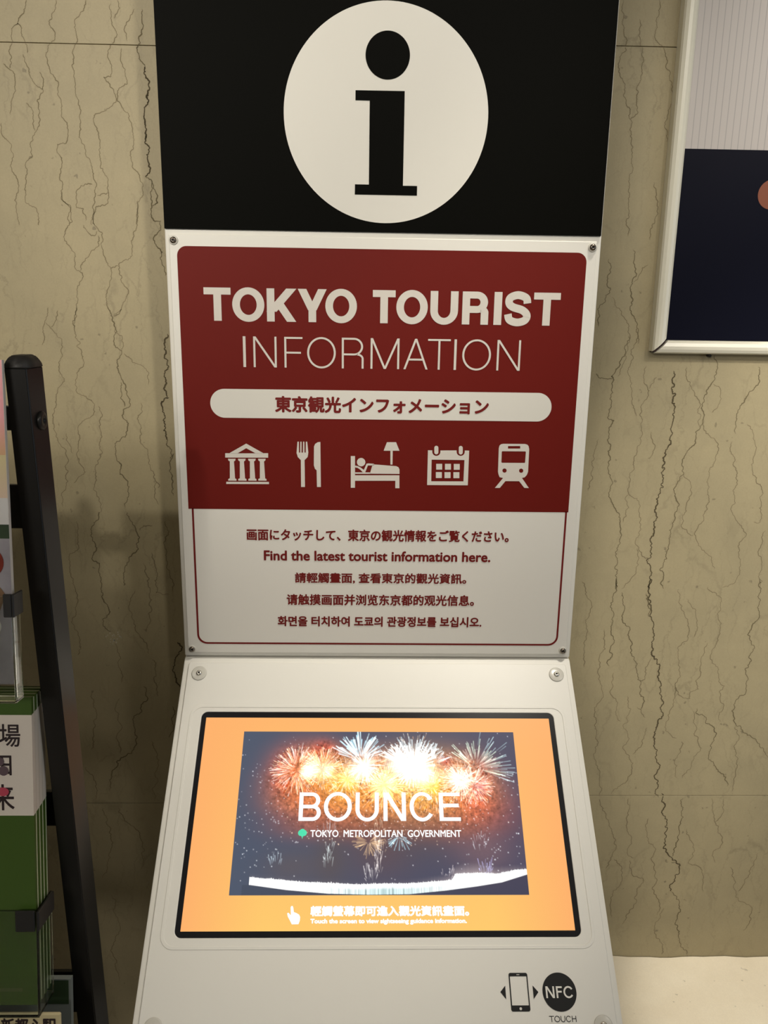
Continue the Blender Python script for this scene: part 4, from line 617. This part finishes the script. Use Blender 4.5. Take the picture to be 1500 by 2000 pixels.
# ------------------------------------------------------------------ framed poster on the wall
PX0, PX1, PZ0, PZ1 = .4285, 1.115, .4195, 1.36
PF = empty('framed_poster', ((PX0 + PX1) / 2, WY, PZ0))
tag(PF, 'poster in a cream aluminium snap frame on the marble wall, pale stripes above navy', 'poster')
obj('back_board', box_me('bb', PX0 + .006, PX1 - .006, WY - .008, WY - .0004, PZ0 + .006, PZ1 - .006), DARKP, PF)
def prof_bar(L, w=.0205, d=.024):
    """snap profile lying along +x from 0 to L, inner edge at y=w; 45 degree ends"""
    pr = [(0, 0), (0, d * .70), (w * .10, d * .86), (w * .32, d * .97), (w * .55, d), (w * .80, d * .93), (w * .97, d * .80), (w, d * .66), (w, d * .55), (w * .7, d * .4), (w * .6, 0)]
    vs, fs = [], []; n = len(pr)
    for e in (0, 1):
        for y, z in pr:
            g = .0030
            vs.append(((y + g) if e == 0 else L - y - g, y, z))
    for i in range(n): fs.append((i, (i + 1) % n, n + (i + 1) % n, n + i))
    fs.append(tuple(range(n))[::-1]); fs.append(tuple(range(n, 2 * n)))
    bm = bmesh.new(); me = mesh('bar', vs, fs); bm.from_mesh(me); return from_bm('bar', bm)
wq, hq = PX1 - PX0, PZ1 - PZ0
for nm, L, M in (('frame_bar', wq, Matrix.Translation((PX0, PZ0, 0))), ('frame_bar', wq, Matrix.Translation((PX1, PZ1, 0)) @ Matrix.Rotation(math.pi, 4, 'Z')),
                 ('frame_bar', hq, Matrix.Translation((PX1, PZ0, 0)) @ Matrix.Rotation(math.pi / 2, 4, 'Z')), ('frame_bar', hq, Matrix.Translation((PX0, PZ1, 0)) @ Matrix.Rotation(-math.pi / 2, 4, 'Z'))):
    obj(nm, prof_bar(L), CREAMF, PF, Matrix.Translation((0, WY, 0)) @ PANEL @ M)
for cx, cz, sx, sz in ((PX0, PZ0, 1, 1), (PX1, PZ0, -1, 1), (PX0, PZ1, 1, -1), (PX1, PZ1, -1, -1)):
    q = [(cx + sx * .0015, cz + sz * .0015), (cx + sx * .007, cz + sz * .003), (cx + sx * .019, cz + sz * .0165), (cx + sx * .0195, cz + sz * .0195), (cx + sx * .0165, cz + sz * .019), (cx + sx * .003, cz + sz * .007)]
    if sx * sz < 0: q = q[::-1]
    obj('corner_joint', shape_me([[q]], ext=.0085), BLACKJ, PF, Matrix.Translation((0, WY, 0)) @ PANEL @ T(.0095))
def poster_mat():
    m = bpy.data.materials.new('striped_poster_print'); m.use_nodes = True; nt = m.node_tree; N = nt.nodes; L = nt.links; b = N['Principled BSDF']
    g = N.new('ShaderNodeNewGeometry'); s = N.new('ShaderNodeSeparateXYZ'); L.new(g.outputs['Position'], s.inputs[0])
    def mth(op, a, c=None):
        n = N.new('ShaderNodeMath'); n.operation = op
        for i, v in enumerate((a, c)):
            if v is None: continue
            if isinstance(v, bpy.types.NodeSocket): L.new(v, n.inputs[i])
            else: n.inputs[i].default_value = v
        return n.outputs[0]
    f = mth('FRACT', mth('DIVIDE', s.outputs['X'], .0100)); st = mth('LESS_THAN', f, .13)
    mx = N.new('ShaderNodeMix'); mx.data_type = 'RGBA'; L.new(st, mx.inputs['Factor']); mx.inputs['A'].default_value = (.60, .555, .53, 1); mx.inputs['B'].default_value = (.45, .42, .41, 1)
    L.new(mx.outputs['Result'], b.inputs['Base Color']); b.inputs['Roughness'].default_value = .45; b.inputs['Coat Weight'].default_value = .6; b.inputs['Coat Roughness'].default_value = .03; b.inputs['Specular IOR Level'].default_value = .3
    return m
NAVY = mat('navy_print', (.0045, .005, .013), rough=.4, spec=.1, coat=.18)
NAVY.node_tree.nodes['Principled BSDF'].inputs['Coat Roughness'].default_value = .03
pr = obj('poster_print', box_me('pr', PX0 + .010, PX1 - .010, WY - .0105, WY - .0085, PZ0 + .010, PZ1 - .010), poster_mat(), PF)
obj('navy_field', mesh('navy', [(PX0 + .0105, WY - .0108, PZ0 + .0105), (PX1 - .0105, WY - .0108, PZ0 + .0105), (PX1 - .0105, WY - .0108, .7200), (PX0 + .0105, WY - .0108, .7200)], [(0, 1, 2, 3)]), NAVY, pr)
obj('rust_dot', shape_me([[circle(.5910, .6580, .0215, 40)]]), mat('rust_print', (.26, .075, .035), rough=.4, coat=.3), pr, Matrix.Translation((0, WY, 0)) @ PANEL @ T(.0111))
obj('hook', lathe_me('hook', [(.0025, 0), (.0025, .010), (.0008, .011)], 10), DARKP, PF, Matrix.Translation((.5245, WY, PZ0 - .003)) @ PANEL, True)

# ------------------------------------------------------------------ brochure rack at the left
RS = .75
def rk(p): return (p[0] * RS - .0057, p[1] * RS - .2725, p[2] * RS + .12347)
RKM = Matrix(((RS, 0, 0, -.0057), (0, RS, 0, -.2725), (0, 0, RS, .12347), (0, 0, 0, 1)))
RZ0 = (FLOOR - .12347) / RS
RACK = empty('brochure_rack', (rk((-.62, 0, 0))[0], rk((0, 0, 0))[1], FLOOR))
tag(RACK, 'black steel brochure rack with clear pockets beside the kiosk', 'brochure rack')
POSTM = mat('black_gloss_tube', (.012, .011, .010), rough=.33, spec=.35)
def lean(z): return .0150 * (.407 - z)
def post(x, y0=-.02, top=.402):
    q = [(x, y0), (x + .0285, y0 + .0005), (x + .0345, y0 + .040), (x + .006, y0 + .0395)]
    bm = bmesh.new(); lo = [bm.verts.new((a + lean(RZ0 + .02), b, RZ0 + .02)) for a, b in q]; hi = [bm.verts.new((a + lean(top), b, top)) for a, b in q]
    bm.faces.new(lo); bm.faces.new(hi)
    for i in range(4): bm.faces.new((lo[i], lo[(i + 1) % 4], hi[(i + 1) % 4], hi[i]))
    bmesh.ops.bevel(bm, geom=[e for e in bm.edges if abs(e.verts[0].co.z - e.verts[1].co.z) > .1], offset=.0016, segments=3, affect='EDGES')
    return from_bm('post', bm), q
for x in (-.4812, -.8300, -1.18):
    me, q = post(x); p = obj('post', me, POSTM, RACK, RKM)
    # domed end cap
    prof = [(.0, 1.0), (.004, 1.0), (.0110, .86), (.0160, .66), (.0172, .52)]
    vs, fs = [], []; cx = sum(a for a, b in q) / 4; cy = sum(b for a, b in q) / 4
    for dz, k in prof:
        for a, b in q: vs.append((cx + (a - cx) * (k if dz > .01 else 1.02), cy + (b - cy) * (k if dz > .01 else 1.02), .402 + dz))
    n = len(prof)
    for j in range(n - 1):
        for i in range(4): fs.append((j * 4 + i, j * 4 + (i + 1) % 4, j * 4 + 4 + (i + 1) % 4, j * 4 + 4 + i))
    fs.append((3, 2, 1, 0)); fs.append(tuple(range(4 * n - 4, 4 * n)))
    bm = bmesh.new(); bm.from_mesh(mesh('cap', vs, fs)); bmesh.ops.bevel(bm, geom=bm.edges[:], offset=.0012, segments=2, affect='EDGES')
    obj('end_cap', from_bm('cap', bm), DARKP, RACK, RKM, True)
    if x > -.5:
        B_ = Matrix.Translation((-.4478, .0035, .3335)) @ Matrix.Rotation(math.radians(90), 4, 'Y')
        o = obj('bolt', lathe_me('bolt', [(.0125, -.004), (.0125, .0015), (.011, .0032), (.0045, .0034), (.0040, .0012), (.0003, .001)], 28), BLACKM, RACK, RKM @ B_, True)
    obj('foot', box_me('foot', x - .004, x + .036, -.16, .16, RZ0 + .0006, RZ0 + .022, bev=.004), BLACKM, RACK, RKM @ Matrix.Translation((lean(RZ0), 0, 0)))
for za, zb in ((.3197, .352), (.1853, .2464), (-.2782, -.2202), (-.62, -.5423)):
    o = obj('crossbar', box_me('cb', -1.152 + lean(za), -.4745 + lean(za), .004, .012, za, zb, bev=.001, seg=1), BLACKM, RACK, RKM)
obj('shade_panel', box_me('bp', -1.16, -.815, .016, .020, RZ0 + .12, .385, bev=.001, seg=1), BLACKM, RACK, RKM)  # out-of-view sheet, added with its outer post to shade the left wall
# tilted pockets; local frame: x, h up the tilt, t towards the viewer
TU = Vector((0, .173, .985)).normalized(); TN = Vector((0, -TU.z, TU.y))
def tilt(O, k=.1756):
    u = Vector((0, k, 1)).normalized(); return Matrix(((1, 0, 0, 0), (0, u.y, -u.z, O[0]), (0, u.z, u.y, O[1]), (0, 0, 0, 1)))
def tb(name, M, x0, x1, h0, h1, t0, t1, m, parent, bev=0):
    return obj(name, box_me(name, x0, x1, h0, h1, t0, t1, bev=bev, seg=1), m, parent, RKM @ M)
CLEAR = mat('clear_acrylic', (.96, .98, .95), rough=.03, trans=1.0, ior=1.3)
def pocket(M, x0, x1, h0, h1, t0, t1, front_h):
    P = obj('pocket', box_me('pk', x0 + .003, x1 - .003, h0, h0 + .003, t0, t1, bev=.0006, seg=1), CLEAR, RACK, RKM @ M)
    tb('front_panel', M, x0, x1, h0, front_h, t1, t1 + .003, CLEAR, P, .0006)
    for xa in (x0, x1 - .003): tb('side_panel', M, xa, xa + .003, h0, front_h, t0 + .001, t1 - .0002, CLEAR, P, .0006)
    return P
AW = .28    # width of the printed matter
# tier 1: leaflet with a pink and food cover
A0 = tilt((-.0585, .2126), .1266)          # mid point on the leaflet face at x = -.476
def h_of(z, z0): return (z - z0) / TU.z
xr = -.4765
lf = empty('leaflet', rk((xr - AW / 2, -.06, 0.0)))
tag(lf, 'tall leaflet with a pink and food photo cover in the upper pocket', 'leaflet')
tA, bA = h_of(.4131, .2126), h_of(.000, .2126)
tb('pages', A0, xr - AW, xr, bA, tA, -.006, 0, mat('page_edges', (.62, .60, .56), rough=.6), lf)
def band(nm, z0, z1, m, M=A0, zc=.2126, t=.0003, x0=None, x1=None, parent=None):
    a, b = h_of(z0, zc), h_of(z1, zc); x0 = xr - AW + .0005 if x0 is None else x0; x1 = xr - .0005 if x1 is None else x1
    return obj(nm, mesh(nm, [(x0, a, t), (x1, a, t), (x1, b, t), (x0, b, t)], [(0, 1, 2, 3)]), m, parent or lf, RKM @ M)
def grad(name, c0, c1, z0, z1, sc=20):
    m = bpy.data.materials.new(name); m.use_nodes = True; nt = m.node_tree; b = nt.nodes['Principled BSDF']; g = nt.nodes.new('ShaderNodeNewGeometry'); s = nt.nodes.new('ShaderNodeSeparateXYZ'); nt.links.new(g.outputs['Position'], s.inputs[0])
    r = nt.nodes.new('ShaderNodeMapRange'); r.inputs['From Min'].default_value = z0; r.inputs['From Max'].default_value = z1; nt.links.new(s.outputs['Z'], r.inputs['Value'])
    x = nt.nodes.new('ShaderNodeMix'); x.data_type = 'RGBA'; nt.links.new(r.outputs[0], x.inputs['Factor']); x.inputs['A'].default_value = (*c0, 1); x.inputs['B'].default_value = (*c1, 1)
    nt.links.new(x.outputs['Result'], b.inputs['Base Color']); b.inputs['Roughness'].default_value = .3; return m
def wz(z): return z * RS + .12347
band('cover_print', .296, .4130, grad('pink_print', s2l((205, 160, 120)), s2l((225, 150, 155)), wz(.300), wz(.345)))
band('cover_print', .2420, .296, grad('tan_print', s2l((215, 190, 165)), s2l((205, 190, 140)), wz(.245), wz(.296)))
band('cover_print', .2255, .3000, mat('cream_print', s2l((205, 200, 180)), rough=.4), t=.0006, x0=xr - .15, x1=xr - .0165)
band('cover_print', .2085, .2420, mat('white_paper', (.66, .64, .62), rough=.35))
food = mat('food_print', s2l((150, 145, 150)), rough=.3, mottling=.3)
band('cover_print', .000, .2085, food)
band('cover_print', .1905, .2083, mat('green_print', s2l((45, 62, 38)), rough=.3, mottling=.5), t=.0006)
obj('cover_print', shape_me([[circle(xr - .030, h_of(.160, .2126), .021, 32)]]), mat('tomato_print', s2l((120, 45, 32)), rough=.25, mottling=.3), lf, RKM @ A0 @ T(.0009))
obj('cover_print', shape_me([[[(xr - .04, h_of(.110, .2126)), (xr - .018, h_of(.132, .2126)), (xr - .008, h_of(.118, .2126)), (xr - .016, h_of(.097, .2126)), (xr - .04, h_of(.094, .2126))]]]), mat('bowl_print', s2l((120, 92, 66)), rough=.3, mottling=.2), lf, RKM @ A0 @ T(.0010))
obj('cover_print', shape_me([[circle(xr - .028, h_of(.077, .2126), .013, 24)]]), mat('white_paper', (.6, .6, .6)), lf, RKM @ A0 @ T(.0011))
pk1 = pocket(A0, xr - AW - .006, xr + .0045, h_of(-.022, .2126), 0, -.012, .009, h_of(.118, .2126))
tb('clip', A0, xr - .006, xr + .0046, h_of(.092, .2126), h_of(.122, .2126), .0122, .0160, DARKP, pk1, .0010)
tb('clip_arm', A0, xr + .0047, xr + .0080, h_of(.092, .2126), h_of(.122, .2126), -.013, .0160, DARKP, pk1, .0010)
# tier 2: pile of green brochures with a white band
B0 = tilt((-.0663, -.2116)); zB = -.2116
def green_cover(nm='green_and_white_cover', ca=s2l((66, 92, 34)), cb=s2l((226, 216, 204))):
    m = grad(nm, (0, 0, 0), (0, 0, 0), 0, 1); nt = m.node_tree; N = nt.nodes; L = nt.links
    x = [n for n in N if n.type == 'MIX'][0]; s = [n for n in N if n.type == 'SEPXYZ'][0]
    for l in list(nt.links):
        if l.to_socket == x.inputs['Factor']: nt.links.remove(l)
    a = N.new('ShaderNodeMath'); a.operation = 'GREATER_THAN'; L.new(s.outputs['Z'], a.inputs[0]); a.inputs[1].default_value = wz(-.2116)
    b = N.new('ShaderNodeMath'); b.operation = 'LESS_THAN'; L.new(s.outputs['Z'], b.inputs[0]); b.inputs[1].default_value = wz(-.0700)
    c = N.new('ShaderNodeMath'); c.operation = 'MULTIPLY'; L.new(a.outputs[0], c.inputs[0]); L.new(b.outputs[0], c.inputs[1]); L.new(c.outputs[0], x.inputs['Factor'])
    x.inputs['A'].default_value = (*ca, 1); x.inputs['B'].default_value = (*cb, 1); return m
GC = green_cover(); PALE = green_cover('page_edges_of_pile', s2l((200, 208, 176)), s2l((222, 212, 198)))
hb, ht = h_of(-.485, zB), h_of(-.0454, zB); xg = -.4800
labs = ['green brochure with a white band, front of the pile of four', 'second green brochure from the front of the pile', 'third green brochure from the front of the pile', 'rearmost green brochure of the pile of four']
for k in range(4):
    t1 = -.0115 * k; off = .0006 * k
    e = empty('brochure', rk((xg - AW / 2, -.07 + .0115 * k, -.27)))
    tag(e, labs[k], 'brochure', 'pile of green brochures')
    tb('cover', B0, xg - AW, xg + off * 0, hb, ht - .0 + .0008 * k, t1 - .0070, t1, GC, e)
    tb('pages', B0, xg - AW + .002, xg - .0002, hb + .002, ht - .0015, t1 - .0106, t1 - .0072, PALE, e)
    tb('back_cover', B0, xg - AW, xg + .0, hb, ht - .0 + .0008 * k, t1 - .0113, t1 - .0108, GC, e)
    if k == 0:
        front = e
def ink(body, x0, x1, z0, z1, m, bold=.0004, parent=None, M=B0, zc=zB, t=.0003):
    return obj('lettering', text_me(body, x0, x1, h_of(z0, zc), h_of(z1, zc), bold=bold), m, parent, RKM @ M @ T(t))
INKB = mat('brown_black_ink', s2l((40, 24, 26)), rough=.5)
ink('場', -.5250, -.4960, -.1145, -.0825, INKB, parent=front)
ink('田', -.5345, -.5090, -.1545, -.1265, INKB, parent=front)
ink('来', -.5380, -.5060, -.2040, -.1670, INKB, parent=front)
obj('blossom_print', shape_me([[circle(-.5215, h_of(-.1775, zB), .0085, 10, .0065)]]), mat('blossom_pink', s2l((190, 70, 90)), rough=.5), front, RKM @ B0 @ T(.0010))
obj('berry_print', shape_me([[circle(-.5255, h_of(-.1350, zB), .0065, 14)], [circle(-.5200, h_of(-.1480, zB), .0070, 14)]]), mat('berry_grey', s2l((96, 78, 84)), rough=.5), front, RKM @ B0 @ T(.0010))
obj('text_strip', mesh('ts', [(-.556, h_of(-.4650, zB), .0004), (-.5005, h_of(-.4650, zB), .0004), (-.5005, h_of(-.4600, zB), .0004), (-.556, h_of(-.4600, zB), .0004)], [(0, 1, 2, 3)]), mat('faded_ink', s2l((96, 104, 66)), rough=.6), front, RKM @ B0)
pk2 = pocket(B0, xg - AW - .006, xg + .0045, h_of(-.500, zB), 0, -.049, .004, h_of(-.345, zB))
tb('clip', B0, xg - .0250, xg + .0020, h_of(-.3730, zB), h_of(-.3430, zB), .0072, .0110, DARKP, pk2, .0012)
tb('clip_arm', B0, xg + .0047, xg + .0085, h_of(-.372, zB), h_of(-.344, zB), -.046, .0110, DARKP, pk2, .0010)
# tier 3: brochure whose top just shows
C0 = tilt((-.050, -.503)); zC = -.503; xc = -.4575
e3 = empty('brochure', rk((xc - AW / 2, -.08, -.64)))
tag(e3, 'dark green and grey brochure standing low in the rack behind the station leaflet', 'brochure')
tb('pages', C0, xc - AW, xc, h_of(-.80, zC), h_of(-.5035, zC), -.010, 0, mat('grey_print', s2l((120, 126, 122)), rough=.4), e3)
obj('cover_print', mesh('cg', [(xc - AW, h_of(-.5420, zC), .0003), (xc - .003, h_of(-.5420, zC), .0003), (xc - .003, h_of(-.5050, zC), .0003), (xc - AW, h_of(-.5050, zC), .0003)], [(0, 1, 2, 3)]), mat('dark_green_print', s2l((44, 62, 40)), rough=.4), e3, RKM @ C0)
D0 = tilt((-.105, -.512)); zD = -.512; xd = -.4540
e4 = empty('leaflet', rk((xd - AW / 2, -.13, -.66)))
tag(e4, 'leaflet with a cream station name label, lowest in the rack', 'leaflet')
tb('pages', D0, xd - AW, xd, h_of(-.80, zD), h_of(-.5110, zD), -.006, 0, mat('cream_label', s2l((196, 182, 142)), rough=.5), e4, .002)
ink('ま新都心駅', -.5560, -.4600, -.5420, -.5170, INKB, bold=.0007, parent=e4, M=D0, zc=zD, t=.0004)
